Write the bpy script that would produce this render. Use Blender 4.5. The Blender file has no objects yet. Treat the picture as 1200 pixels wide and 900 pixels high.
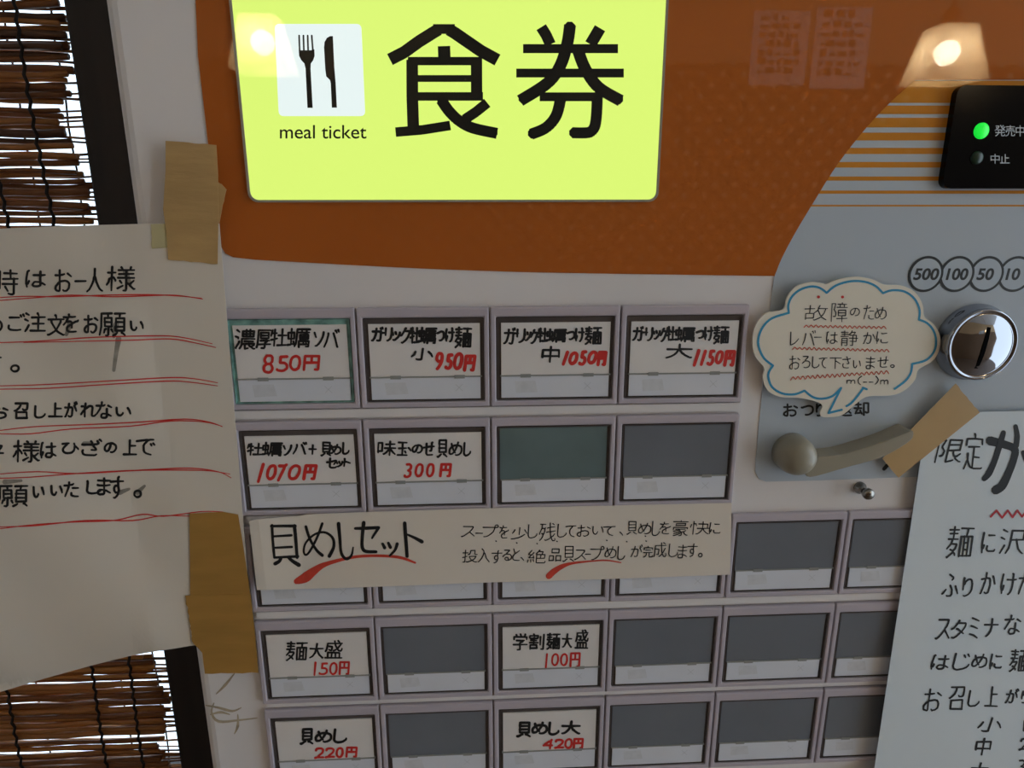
import bpy, bmesh, math, random
from mathutils import Vector, Matrix
random.seed(7)
scene = bpy.context.scene
col = scene.collection

# ------------------------------------------------------------------ camera
S = 0.06                      # width of one selection button, metres
Z0 = 1.30                     # height of the top of the first button row
ROT = (0.26477040809074953, -0.05289399281359845, -0.007801929201225011)
FPX = 810.0                   # focal length in pixels of the 1200 px wide frame
TR = Vector((-2.1661315505660186, -0.5593204230635891, 5.081328220500733))
AS = 0.8787748720696062       # height/width of one button cell
_w = Vector(ROT)
RM = Matrix.Rotation(_w.length, 3, _w.normalized())     # panel axes (right, down, in) -> camera axes
TO = Matrix(((1, 0, 0), (0, 0, 1), (0, -1, 0)))         # panel axes -> world axes
CAM = TO @ (-(RM.transposed() @ TR)) * S + Vector((0, 0, Z0))
CR = TO @ RM.transposed()
cd = bpy.data.cameras.new('camera')
cam = bpy.data.objects.new('camera', cd); col.objects.link(cam)
ax, ay, az = (CR @ Vector(e) for e in ((1, 0, 0), (0, -1, 0), (0, 0, -1)))
cam.matrix_world = Matrix(((ax.x, ay.x, az.x, CAM.x), (ax.y, ay.y, az.y, CAM.y), (ax.z, ay.z, az.z, CAM.z), (0, 0, 0, 1)))
cd.sensor_fit = 'HORIZONTAL'; cd.sensor_width = 36; cd.lens = FPX / 1200 * 36
cd.clip_start = 0.01; cd.clip_end = 60
scene.camera = cam

# ------------------------------------------------------------------ world, lights, exposure
world = bpy.data.worlds.new('world'); scene.world = world; world.use_nodes = True
bg = world.node_tree.nodes['Background']
bg.inputs[0].default_value = (0.75, 0.885, 1.0, 1); bg.inputs[1].default_value = 2.55
scene.view_settings.view_transform = 'Standard'; scene.view_settings.look = 'None'
scene.view_settings.exposure = 0.0; scene.view_settings.gamma = 1.0
scene.view_settings.use_curve_mapping = False
LAMP_L = 190.0                # radiance of each pendant bulb

# ------------------------------------------------------------------ helpers
def ray(px, py):
    return CR @ Vector(((px - 600) / FPX, (py - 450) / FPX, 1.0))
def at(px, py, y=0.0):
    """point of the place seen at that pixel on the upright plane y"""
    d = ray(px, py); s = (y - CAM.y) / d.y
    return CAM + d * s
def uv(u, v, y=0.0):
    return Vector((u * S, y, Z0 - v * AS * S))
def lin(c):
    return tuple(((x / 255) / 12.92 if x / 255 <= 0.04045 else ((x / 255 + 0.055) / 1.055) ** 2.4) for x in c)
def mat(name, rgb, rough=0.5, metal=0.0, coat=0.0, var=0.0, scale=40.0, emit=0.0, bump=0.0, alpha=1.0, spec=0.5, ecol=None, stretch=None):
    m = bpy.data.materials.new(name); m.use_nodes = True
    nt = m.node_tree; b = nt.nodes['Principled BSDF']
    c = (*lin(rgb), 1)
    b.inputs['Base Color'].default_value = c
    b.inputs['Roughness'].default_value = rough; b.inputs['Metallic'].default_value = metal
    b.inputs['Coat Weight'].default_value = coat; b.inputs['Coat Roughness'].default_value = 0.04
    b.inputs['Specular IOR Level'].default_value = spec
    b.inputs['Alpha'].default_value = alpha
    if emit:
        b.inputs['Emission Color'].default_value = (*lin(ecol or rgb), 1); b.inputs['Emission Strength'].default_value = emit
    if var or bump:
        tc = nt.nodes.new('ShaderNodeTexCoord'); n = nt.nodes.new('ShaderNodeTexNoise')
        n.inputs['Scale'].default_value = scale; n.inputs['Detail'].default_value = 5
        if stretch:
            mp = nt.nodes.new('ShaderNodeMapping'); mp.inputs['Scale'].default_value = stretch
            nt.links.new(tc.outputs['Object'], mp.inputs[0]); nt.links.new(mp.outputs[0], n.inputs['Vector'])
        else:
            nt.links.new(tc.outputs['Object'], n.inputs['Vector'])
        if var:
            r = nt.nodes.new('ShaderNodeValToRGB')
            r.color_ramp.elements[0].position = 0.3; r.color_ramp.elements[1].position = 0.7
            r.color_ramp.elements[0].color = tuple(x * (1 - var) for x in c[:3]) + (1,)
            r.color_ramp.elements[1].color = tuple(min(1, x * (1 + var)) for x in c[:3]) + (1,)
            nt.links.new(n.outputs[0], r.inputs[0]); nt.links.new(r.outputs[0], b.inputs['Base Color'])
        if bump:
            bp = nt.nodes.new('ShaderNodeBump'); bp.inputs['Strength'].default_value = bump; bp.inputs['Distance'].default_value = 0.001
            nt.links.new(n.outputs[0], bp.inputs['Height']); nt.links.new(bp.outputs[0], b.inputs['Normal'])
    return m
def link(name, bm, m, parent=None, smooth=False):
    bmesh.ops.recalc_face_normals(bm, faces=bm.faces)
    return link_raw(name, bm, m, parent, smooth)
def link_raw(name, bm, m, parent=None, smooth=False):
    me = bpy.data.meshes.new(name); bm.to_mesh(me); bm.free()
    for mm in (m if isinstance(m, (list, tuple)) else [m]): me.materials.append(mm)
    if smooth:
        for p in me.polygons: p.use_smooth = True
    o = bpy.data.objects.new(name, me); col.objects.link(o)
    if parent is not None: o.parent = parent
    return o
def tag(o, label=None, cat=None, group=None, kind=None):
    for k, v in (('label', label), ('category', cat), ('group', group), ('kind', kind)):
        if v: o[k] = v
    return o
def empty(name):
    o = bpy.data.objects.new(name, None); o.empty_display_size = 0.02; col.objects.link(o); return o
def box(bm, a, b, mi=0):
    x0, y0, z0 = (min(p, q) for p, q in zip(a, b)); x1, y1, z1 = (max(p, q) for p, q in zip(a, b))
    v = [bm.verts.new(p) for p in ((x0, y0, z0), (x1, y0, z0), (x1, y1, z0), (x0, y1, z0), (x0, y0, z1), (x1, y0, z1), (x1, y1, z1), (x0, y1, z1))]
    for f in ((0, 3, 2, 1), (4, 5, 6, 7), (0, 1, 5, 4), (1, 2, 6, 5), (2, 3, 7, 6), (3, 0, 4, 7)):
        bm.faces.new([v[i] for i in f]).material_index = mi
    return v
def bevel(o, w, seg=2, ang=30):
    b = o.modifiers.new('bevel', 'BEVEL'); b.width = w; b.segments = seg; b.limit_method = 'ANGLE'; b.angle_limit = math.radians(ang)
    return o
def smoothline(p, n=6, closed=False):
    p = [Vector(q) for q in p]; out = []; k = len(p)
    rng = range(k) if closed else range(k - 1)
    for i in rng:
        a, b, c, d = (p[(i + j) % k] if closed else p[max(0, min(k - 1, i + j))] for j in (-1, 0, 1, 2))
        for t in range(n):
            t /= n
            out.append(0.5 * ((2 * b) + (c - a) * t + (2 * a - 5 * b + 4 * c - d) * t * t + (3 * b - a - 3 * c + d) * t ** 3))
    if not closed: out.append(p[-1])
    return out
def rrect(x0, y0, x1, y1, r, n=5):
    out = []
    for cx, cy, a in ((x1 - r, y1 - r, 0), (x0 + r, y1 - r, 90), (x0 + r, y0 + r, 180), (x1 - r, y0 + r, 270)):
        for i in range(n + 1):
            t = math.radians(a + 90 * i / n); out.append((cx + r * math.cos(t), cy + r * math.sin(t)))
    return out
def plate(name, pts, y0, y1, m, parent=None):
    """pts: world (x, z) outline; front at y0, back at y1"""
    bm = bmesh.new()
    f = [bm.verts.new((x, y0, z)) for x, z in pts]; b = [bm.verts.new((x, y1, z)) for x, z in pts]
    n = len(pts)
    bm.faces.new(f); bm.faces.new(b[::-1])
    for i in range(n): bm.faces.new((f[i], b[i], b[(i + 1) % n], f[(i + 1) % n]))
    bm.normal_update()
    bmesh.ops.triangulate(bm, faces=[x for x in bm.faces if len(x.verts) > 4])
    return link(name, bm, m, parent)
def pxplate(name, pts, y0, y1, m, parent=None):
    return plate(name, [(lambda p: (p.x, p.z))(at(px, py, y0)) for px, py in pts], y0, y1, m, parent)
def ring(name, outer, inner, y0, y1, m, parent=None):
    """a frame: two outlines (x, z) with the same number of points"""
    bm = bmesh.new(); n = len(outer)
    L = [[bm.verts.new((x, y, z)) for x, z in o] for o in (outer, inner) for y in (y0, y1)]
    of, ob, nf, nb = L
    for i in range(n):
        j = (i + 1) % n
        bm.faces.new((of[i], of[j], nf[j], nf[i])); bm.faces.new((ob[j], ob[i], nb[i], nb[j]))
        bm.faces.new((of[j], of[i], ob[i], ob[j])); bm.faces.new((nf[i], nf[j], nb[j], nb[i]))
    return link(name, bm, m, parent)
def rect(u0, v0, u1, v1):
    a = uv(u0, v0); b = uv(u1, v1); return [(a.x, a.z), (b.x, a.z), (b.x, b.z), (a.x, b.z)]
def lathe(bm, prof, c, n=40, axis='y', mi=0):
    rings = []
    for r, h in prof:
        rr = []
        for i in range(n):
            a = 2 * math.pi * i / n
            if axis == 'y': p = (c[0] + r * math.cos(a), c[1] + h, c[2] + r * math.sin(a))
            else: p = (c[0] + r * math.cos(a), c[1] + r * math.sin(a), c[2] + h)
            rr.append(bm.verts.new(p))
        rings.append(rr)
    for a, b in zip(rings, rings[1:]):
        for i in range(n): bm.faces.new((a[i], a[(i + 1) % n], b[(i + 1) % n], b[i])).material_index = mi
    for rr in (rings[0], rings[-1]):
        bm.faces.new(rr).material_index = mi
def tube(bm, pts, r, n=6, cap=True):
    pts = [Vector(p) for p in pts]; rings = []
    for i, p in enumerate(pts):
        d = (pts[min(i + 1, len(pts) - 1)] - pts[max(i - 1, 0)]).normalized()
        a = d.cross(Vector((0, 0.3, 1)) if abs(d.z) < 0.9 else Vector((1, 0, 0))).normalized(); b = d.cross(a)
        rr = r[i] if isinstance(r, (list, tuple)) else r
        rings.append([bm.verts.new(p + (a * math.cos(2 * math.pi * k / n) + b * math.sin(2 * math.pi * k / n)) * rr) for k in range(n)])
    for a, b in zip(rings, rings[1:]):
        for k in range(n): bm.faces.new((a[k], a[(k + 1) % n], b[(k + 1) % n], b[k]))
    if cap: bm.faces.new(rings[0][::-1]); bm.faces.new(rings[-1])

# ------------------------------------------------------------------ pen strokes
def flat(y):
    return lambda px, py, off=0.0: at(px, py, y - off)
def on(yf):
    """surface y = yf(x, z)"""
    def f(px, py, off=0.0):
        y = 0.0
        for _ in range(10):
            p = at(px, py, y); y = yf(p.x, p.z) - off
        return at(px, py, y)
    return f
def ink(name, strokes, surf, m, parent, off=0.00012, butt=False):
    """strokes: [(pixel points, widths in pixels)] drawn as flat ink on the surface"""
    bm = bmesh.new()
    layer = 0
    def face(pp, o):
        vs = [bm.verts.new(surf(x, y, o)) for x, y in pp]
        try: bm.faces.new(vs)
        except ValueError: pass
    for pts, ws in strokes:
        pts = [Vector((p[0], p[1])) for p in pts]
        if not isinstance(ws, (list, tuple)): ws = [ws] * len(pts)
        if len(ws) != len(pts):
            k = len(ws) - 1
            ws = [(lambda t: ws[min(int(t), k - 1)] * (1 - t + min(int(t), k - 1)) + ws[min(int(t), k - 1) + 1] * (t - min(int(t), k - 1)))(k * i / (len(pts) - 1)) for i in range(len(pts))]
        for i in range(len(pts) - 1):
            a, b = pts[i], pts[i + 1]; d = b - a
            if d.length < 1e-4: continue
            nrm = Vector((-d.y, d.x)).normalized()
            layer += 1; o = off + (layer % 40) * 2e-7
            face([a + nrm * ws[i] / 2, a - nrm * ws[i] / 2, b - nrm * ws[i + 1] / 2, b + nrm * ws[i + 1] / 2], o)
        rng = range(1, len(pts) - 1) if butt else range(len(pts))
        for i in rng:
            layer += 1; o = off + (layer % 40) * 2e-7
            n = 8
            face([pts[i] + Vector((math.cos(2 * math.pi * (k + .5) / n), math.sin(2 * math.pi * (k + .5) / n))) * ws[i] / 2 for k in range(n)], o)
    for f in bm.faces:
        f.normal_update()
        if f.normal.y > 0: f.normal_flip()
    return link_raw(name, bm, m, parent)
# pen paths of the written characters: x, y, x, y ... on a 64 step grid
GL = {
    '(': [[13, 63, 9, 60, 5, 54, 2, 47, 0, 34, 1, 23, 2, 16, 8, 4, 12, 0]],
    ')': [[0, 63, 3, 61, 9, 50, 13, 36, 13, 27, 9, 13, 3, 2, 1, 0]],
    '-': [[0, 0, 63, 0]],
    '0': [[14, 0, 21, 0, 28, 4, 32, 9, 34, 17, 36, 26, 35, 43, 32, 54, 28, 59, 20, 63, 13, 62, 7, 58, 2, 49, 0, 40, 0, 23, 2, 14, 7, 5, 14, 0]],
    '1': [[0, 63, 0, 0]],
    '2': [[0, 50, 2, 59, 8, 62, 15, 63, 24, 61, 29, 56, 31, 52, 31, 46, 29, 36, 24, 27, 14, 14, 11, 4], [1, 0, 9, 4, 36, 4]],
    '3': [[5, 62, 9, 63, 18, 63, 23, 61, 27, 58, 29, 54, 29, 45, 27, 40, 23, 36, 22, 33], [17, 32, 22, 33], [22, 33, 23, 31, 27, 28, 31, 21, 31, 13, 27, 5, 19, 1, 13, 0, 8, 1, 1, 3, 0, 7]],
    '4': [[30, 52, 22, 50, 20, 48, 6, 31, 4, 23], [33, 63, 30, 54, 30, 0], [0, 21, 4, 23, 38, 22]],
    '5': [[30, 63, 9, 62, 9, 36, 22, 35, 26, 33, 30, 30, 33, 22, 33, 14, 32, 10, 24, 2, 16, 0, 9, 1, 1, 3, 0, 7]],
    '6': [[3, 31, 23, 33, 29, 30, 32, 27, 35, 16, 34, 9, 29, 3, 23, 0, 13, 0, 8, 3, 4, 7, 0, 17, 0, 27, 3, 31], [22, 63, 13, 55, 8, 49, 4, 41, 3, 31]],
    '7': [[30, 58, 28, 47, 6, 0], [0, 59, 30, 58, 39, 63]],
    '8': [[9, 32, 1, 44, 1, 49, 2, 54, 5, 59, 9, 62, 14, 63, 21, 63, 27, 61, 31, 56, 32, 52, 32, 42, 27, 36, 25, 32], [9, 32, 25, 32], [9, 32, 7, 29, 2, 25, 0, 21, 0, 11, 3, 5, 8, 2, 18, 0, 23, 1, 28, 3, 32, 7, 34, 13, 34, 19, 32, 23, 30, 27, 27, 29, 25, 32]],
    '9': [[32, 33, 34, 34, 34, 37, 34, 45, 33, 53, 29, 59, 25, 62, 14, 63, 9, 62, 4, 58, 1, 53, 0, 45, 1, 40, 6, 34, 15, 30, 32, 33], [32, 33, 32, 28, 28, 18, 19, 6, 12, 0]],
    'm': [[32, 33, 33, 35, 37, 35, 41, 39, 48, 41, 54, 41, 59, 38, 62, 30, 63, 0], [0, 39, 0, 0], [0, 35, 7, 37, 12, 40, 17, 41, 23, 41, 29, 37, 30, 34, 32, 33, 32, 0]],
    '、': [[0, 53, 12, 52, 48, 18, 63, 0]],
    '。': [[25, 0, 38, 0, 40, 1, 43, 1, 50, 5, 58, 13, 62, 23, 63, 36, 61, 44, 58, 50, 50, 58, 40, 62, 27, 63, 19, 61, 13, 58, 5, 50, 1, 43, 1, 40, 0, 38, 0, 26, 1, 20, 5, 13, 13, 5, 20, 1, 23, 1, 25, 0]],
    '々': [[17, 17, 18, 18, 30, 11, 36, 10], [18, 46, 54, 45, 53, 38, 48, 28, 36, 10], [36, 10, 38, 5, 47, 0], [23, 63, 19, 53, 18, 46, 14, 43, 10, 33, 0, 20]],
    'い': [[0, 55, 1, 29, 3, 16, 8, 5, 13, 1, 18, 0, 21, 1, 25, 6, 29, 14, 29, 19], [51, 52, 59, 34, 63, 14]],
    'お': [[17, 48, 27, 48, 35, 50], [49, 52, 63, 44], [17, 28, 38, 31, 49, 29, 54, 25, 56, 20, 56, 13, 54, 8, 50, 4, 44, 1, 37, 0, 35, 0, 31, 3], [0, 47, 17, 47], [17, 25, 13, 24, 9, 22, 1, 15, 0, 8, 3, 3, 8, 1, 14, 0, 16, 1, 17, 3, 17, 25], [17, 62, 17, 25]],
    'か': [[20, 43, 32, 43, 37, 42, 40, 39, 41, 35, 41, 23, 39, 12, 35, 3, 31, 1, 24, 1, 20, 2, 20, 3, 18, 4], [51, 49, 55, 43, 63, 26], [1, 40, 13, 42, 18, 41], [21, 58, 20, 42, 18, 41, 16, 32, 12, 19, 4, 1, 0, 0]],
    'が': [[49, 47, 56, 36, 60, 25], [1, 39, 17, 40], [51, 58, 54, 52, 56, 51], [57, 62, 59, 62, 60, 61, 63, 55], [19, 41, 31, 41, 36, 40, 39, 37, 39, 34, 39, 21, 37, 8, 34, 2, 31, 1, 22, 1, 19, 4], [21, 56, 19, 42, 17, 38, 16, 30, 12, 19, 4, 1, 0, 0]],
    'け': [[9, 26, 9, 22, 6, 13, 3, 11], [22, 44, 47, 43], [47, 44, 60, 45], [44, 63, 46, 62, 47, 44, 47, 27, 45, 18, 42, 9, 38, 4, 33, 0, 30, 0], [3, 60, 0, 36, 0, 20, 1, 13, 3, 11, 4, 3]],
    'ご': [[4, 50, 39, 50], [44, 60, 48, 53], [53, 63, 57, 56], [0, 19, 0, 9, 2, 5, 7, 2, 16, 0, 31, 0, 44, 2]],
    'さ': [[26, 63, 29, 61, 32, 52, 32, 48], [34, 48, 36, 40, 43, 29, 44, 24, 30, 24], [5, 23, 3, 20, 2, 12, 4, 7, 9, 3, 12, 1, 20, 0, 33, 0, 42, 1], [0, 48, 6, 47, 34, 48, 51, 51, 53, 54]],
    'ざ': [[32, 44, 32, 39, 40, 26, 41, 22, 38, 21, 27, 22], [25, 58, 27, 56, 29, 51, 29, 44], [47, 52, 48, 49, 46, 47], [51, 63, 52, 63, 55, 57], [4, 21, 2, 16, 2, 11, 4, 6, 9, 2, 15, 0, 36, 0, 39, 1, 42, 4], [0, 44, 29, 44, 44, 46, 46, 47], [44, 59, 47, 53, 47, 52, 46, 51, 46, 47]],
    'し': [[1, 63, 1, 54, 0, 13, 3, 6, 6, 3, 15, 0, 24, 1, 33, 3, 41, 8, 47, 14, 48, 20]],
    'じ': [[40, 61, 44, 53], [28, 57, 33, 48], [1, 63, 0, 14, 3, 6, 6, 3, 15, 0, 24, 1, 33, 3, 42, 8, 48, 15, 48, 21]],
    'す': [[33, 16, 35, 16], [0, 49, 27, 50, 59, 50], [35, 36, 23, 37, 19, 34, 16, 29, 17, 22, 21, 18, 24, 16, 33, 17, 33, 15, 33, 16], [38, 63, 35, 61, 35, 36, 38, 23, 36, 18, 35, 17, 35, 12, 29, 5, 24, 2, 19, 0, 15, 1]],
    'せ': [[0, 34, 17, 36], [48, 39, 63, 39], [17, 36, 44, 39, 47, 38], [17, 53, 17, 11, 17, 6, 19, 3, 23, 1, 27, 0, 54, 1], [51, 58, 48, 56, 47, 26, 46, 20, 44, 18, 36, 19]],
    'た': [[21, 63, 20, 51], [37, 37, 62, 37], [18, 49, 18, 42, 14, 30, 4, 0], [32, 16, 32, 7, 36, 3, 47, 0, 62, 1], [0, 49, 7, 49, 18, 49, 20, 51, 28, 51, 36, 52, 40, 56]],
    'つ': [[0, 37, 4, 36, 16, 40, 35, 45, 47, 45, 57, 41, 61, 36, 63, 28, 62, 22, 61, 16, 57, 11, 51, 7, 41, 2, 29, 0, 24, 0, 22, 1]],
    'て': [[0, 55, 29, 58, 43, 58, 45, 59, 63, 60], [39, 57, 38, 57, 38, 55, 40, 55, 40, 53, 32, 46, 27, 38, 25, 31, 26, 19, 30, 12, 36, 6, 47, 1, 55, 0], [40, 58, 39, 55]],
    'で': [[59, 42, 63, 35], [50, 38, 53, 32], [39, 53, 38, 50, 31, 43, 27, 39, 25, 33, 24, 27, 25, 15, 27, 13, 27, 11, 34, 5, 43, 1, 50, 0], [0, 50, 35, 54, 43, 53, 46, 55, 59, 55]],
    'と': [[4, 63, 10, 48, 15, 39], [15, 39, 20, 40, 45, 53], [15, 39, 14, 35, 10, 33, 5, 28, 1, 21, 0, 12, 3, 7, 9, 3, 21, 0, 41, 1, 49, 2]],
    'な': [[43, 14, 49, 14, 59, 8], [47, 50, 60, 43], [21, 63, 20, 50], [17, 49, 16, 43, 14, 38, 2, 16], [42, 37, 43, 8, 40, 3, 36, 0, 26, 0, 22, 2, 19, 6, 20, 13, 23, 16, 26, 18, 42, 17], [0, 49, 17, 49, 20, 50, 28, 50, 33, 52]],
    'に': [[25, 20, 24, 12, 25, 9, 28, 6, 33, 4, 58, 4, 60, 4, 63, 8], [28, 54, 30, 52, 57, 53], [9, 23, 10, 22, 6, 12, 2, 10], [4, 61, 0, 32, 0, 15, 1, 12, 2, 10, 2, 0]],
    'の': [[33, 56, 42, 56, 46, 55, 54, 50, 59, 44, 62, 38, 63, 27, 62, 21, 59, 13, 53, 6, 43, 1, 36, 0, 33, 1], [33, 56, 31, 39, 23, 15, 21, 12, 16, 8, 10, 7, 6, 9, 2, 15, 0, 22, 1, 34, 4, 40, 11, 49, 17, 53, 26, 56, 33, 56]],
    'は': [[47, 15, 53, 14, 62, 8], [9, 22, 9, 21, 6, 11, 2, 9], [24, 45, 47, 45, 60, 47], [45, 60, 45, 32, 47, 9, 45, 5, 40, 1, 29, 1, 24, 3, 21, 8, 23, 14, 27, 18, 31, 19, 46, 18], [8, 63, 4, 60, 0, 32, 0, 14, 1, 10, 2, 9, 3, 0]],
    'ひ': [[51, 42, 53, 41, 55, 39, 56, 36, 63, 28, 63, 23], [0, 57, 20, 58, 25, 60], [19, 58, 17, 51, 12, 45, 5, 32, 3, 23, 3, 16, 6, 8, 10, 4, 15, 1, 24, 0, 34, 2, 39, 5, 44, 12, 46, 16, 49, 29, 49, 40, 51, 42, 47, 58, 46, 60]],
    'ふ': [[0, 6, 4, 8, 14, 17], [52, 26, 58, 16, 63, 6], [30, 27, 38, 16, 39, 11, 39, 5, 36, 1, 33, 0, 20, 0, 18, 1], [24, 56, 39, 49, 39, 45, 35, 42]],
    'ま': [[1, 54, 26, 52], [26, 53, 39, 53, 49, 54], [26, 16, 35, 15, 42, 11, 50, 6], [0, 37, 8, 35, 33, 35, 49, 37], [26, 18, 26, 6, 25, 3, 22, 1, 9, 0, 4, 2, 2, 4, 1, 7, 1, 11, 2, 14, 5, 16, 9, 18, 26, 18], [26, 63, 26, 18]],
    'め': [[25, 21, 25, 17], [38, 50, 38, 44, 33, 32, 29, 23, 25, 21], [25, 17, 30, 13], [13, 41, 10, 40, 6, 36, 2, 29, 0, 23, 1, 11, 5, 6, 13, 6, 17, 8, 23, 15, 25, 17], [42, 63, 40, 50], [13, 45, 25, 49, 32, 50, 41, 50, 53, 46, 57, 43, 60, 38, 62, 32, 62, 20, 59, 11, 50, 4, 43, 1, 38, 0, 33, 2], [9, 57, 12, 46, 13, 45, 13, 41, 15, 41, 19, 29, 22, 23, 25, 21]],
    'ゆ': [[29, 13, 26, 5, 21, 0, 18, 0], [30, 63, 31, 63, 32, 62, 32, 51], [1, 29, 6, 32, 10, 40, 17, 46, 26, 50, 33, 51], [33, 52, 33, 27, 31, 13], [1, 56, 2, 55, 0, 45, 1, 13], [32, 52, 42, 51, 46, 50, 54, 43, 56, 37, 56, 29, 54, 21, 50, 17, 42, 13, 31, 13, 28, 14, 24, 15, 20, 18, 16, 23, 16, 26]],
    'り': [[1, 41, 6, 44, 8, 49, 13, 55, 21, 59, 25, 60, 32, 58, 36, 55, 38, 53, 41, 44, 41, 25, 38, 16, 34, 11, 27, 5, 18, 1, 11, 0, 6, 2], [2, 63, 0, 49, 0, 22]],
    'る': [[40, 2, 37, 12, 32, 17, 28, 18, 21, 18, 15, 14, 15, 6, 18, 3, 24, 0, 36, 0, 40, 2], [0, 23, 12, 33, 20, 38, 40, 38, 47, 36, 50, 34, 55, 28, 57, 25, 57, 15, 55, 10, 51, 6, 46, 3, 40, 2], [9, 62, 42, 63, 41, 58, 24, 44, 22, 41, 21, 38]],
    'れ': [[15, 33, 20, 35, 28, 41, 33, 44, 37, 45, 45, 44, 47, 43, 48, 38, 46, 20, 46, 6, 48, 4, 56, 4, 60, 6, 62, 8, 63, 11], [1, 43, 15, 43], [14, 27, 9, 25, 0, 12, 0, 9], [17, 56, 17, 44, 15, 43, 15, 32, 14, 29, 15, 0]],
    'ろ': [[0, 25, 10, 32, 20, 39], [20, 39, 22, 37, 35, 38, 46, 35, 51, 31, 53, 27, 54, 21, 53, 17, 52, 12, 48, 8, 41, 3, 26, 0, 15, 0, 12, 3], [6, 62, 31, 63, 39, 62, 38, 57, 20, 43, 20, 39], [21, 39, 22, 40, 22, 39, 21, 39]],
    'を': [[22, 55, 23, 56, 22, 57, 22, 55], [13, 38, 13, 38, 13, 37], [33, 30, 39, 32, 48, 36, 56, 38, 57, 41], [33, 27, 26, 25, 16, 18, 14, 13, 14, 7, 15, 4, 20, 1, 25, 0, 42, 0, 50, 1], [21, 63, 21, 54], [12, 37, 13, 37, 13, 36, 15, 36, 21, 38, 25, 38, 28, 37, 31, 35, 33, 31, 33, 14], [0, 54, 16, 52, 21, 54, 35, 54, 45, 55], [16, 52, 16, 47, 12, 42, 12, 37, 7, 33, 0, 25]],
    'ガ': [[26, 57, 25, 43], [60, 62, 63, 56], [50, 59, 54, 52], [25, 43, 23, 30, 17, 15, 13, 9, 6, 2, 4, 1, 0, 1], [3, 43, 54, 43, 52, 16, 49, 3, 45, 1, 40, 0, 34, 1, 31, 3]],
    'ク': [[32, 63, 27, 61, 25, 57, 24, 51], [0, 31, 3, 31, 6, 33, 16, 43, 22, 50, 24, 51], [24, 51, 53, 50, 55, 48, 54, 43, 46, 26, 33, 11, 17, 1, 14, 0, 8, 1]],
    'ジ': [[13, 58, 26, 49], [0, 39, 13, 31], [58, 62, 63, 53], [47, 58, 52, 49], [6, 0, 24, 6, 42, 18, 58, 34, 59, 36, 59, 40]],
    'ス': [[39, 27, 42, 25, 63, 3], [6, 61, 54, 60, 53, 52, 47, 41, 41, 34, 39, 27], [0, 1, 2, 0, 13, 6, 24, 15, 36, 26, 39, 27]],
    'セ': [[20, 40, 29, 41, 55, 47, 60, 47, 57, 38, 46, 23], [0, 36, 12, 38, 20, 38], [19, 62, 20, 8, 23, 3, 31, 0, 49, 0, 59, 1, 63, 5]],
    'ソ': [[0, 60, 11, 40], [56, 63, 56, 55, 52, 42, 47, 31, 41, 22, 29, 9, 28, 9, 22, 4, 15, 0, 9, 1]],
    'タ': [[6, 1, 12, 0, 24, 6, 31, 12, 40, 22], [27, 63, 25, 59, 25, 53], [0, 32, 2, 32, 7, 36, 16, 45, 22, 53, 54, 53, 55, 51, 55, 45, 52, 39, 42, 22], [21, 33, 25, 33, 50, 16]],
    'ッ': [[26, 62, 31, 47, 33, 45], [62, 60, 63, 59, 62, 53, 58, 40, 47, 23, 38, 14, 24, 3, 16, 0, 8, 2], [0, 56, 7, 39]],
    'ト': [[1, 39, 8, 38, 14, 37, 37, 27], [0, 63, 1, 62, 1, 0]],
    'ナ': [[33, 61, 33, 32, 30, 18, 24, 9, 18, 3, 13, 0, 11, 0], [0, 41, 63, 41]],
    'バ': [[39, 49, 48, 30, 58, 1, 60, 0], [47, 58, 49, 58, 51, 56, 54, 50], [16, 49, 16, 42, 10, 20, 0, 1], [60, 60, 63, 53]],
    'プ': [[49, 49, 48, 39, 44, 27, 36, 15, 26, 6, 19, 2, 12, 0, 7, 1], [0, 50, 49, 49], [49, 49, 57, 48, 61, 49, 63, 53, 63, 57, 62, 60, 58, 62, 52, 61, 49, 57, 49, 49]],
    'ミ': [[9, 63, 33, 58, 49, 54], [0, 11, 24, 7, 47, 0], [5, 38, 18, 36, 43, 30]],
    'リ': [[42, 63, 42, 34, 39, 20, 32, 10, 27, 5, 17, 0, 12, 1], [0, 62, 0, 27]],
    'レ': [[0, 63, 1, 0, 8, 0, 27, 7, 44, 18, 56, 30]],
    'ー': [[0, 0, 63, 0]],
    '一': [[0, 0, 63, 0]],
    '上': [[29, 37, 57, 37], [29, 60, 29, 0], [0, 0, 63, 0]],
    '下': [[30, 41, 36, 40, 57, 27], [30, 59, 30, 0], [0, 59, 63, 59]],
    '不': [[0, 23, 13, 31, 26, 44, 30, 45], [41, 42, 62, 27], [0, 62, 63, 62], [36, 62, 35, 56, 33, 54, 30, 47, 31, 0]],
    '中': [[0, 24, 55, 24], [27, 63, 27, 0], [0, 20, 0, 50, 54, 50, 55, 21]],
    '人': [[30, 43, 33, 40, 37, 28, 44, 16, 51, 7, 57, 3, 62, 1], [30, 63, 30, 43, 27, 39, 25, 31, 20, 20, 9, 6, 0, 0]],
    '入': [[19, 62, 29, 53, 31, 44], [31, 44, 29, 42, 26, 32, 19, 18, 10, 8, 2, 2, 0, 2], [31, 44, 36, 42, 45, 21, 52, 12, 63, 3, 63, 0]],
    '円': [[30, 63, 30, 33], [0, 33, 61, 33], [0, 0, 0, 63, 61, 63, 61, 3, 60, 1, 58, 0, 48, 1]],
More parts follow.
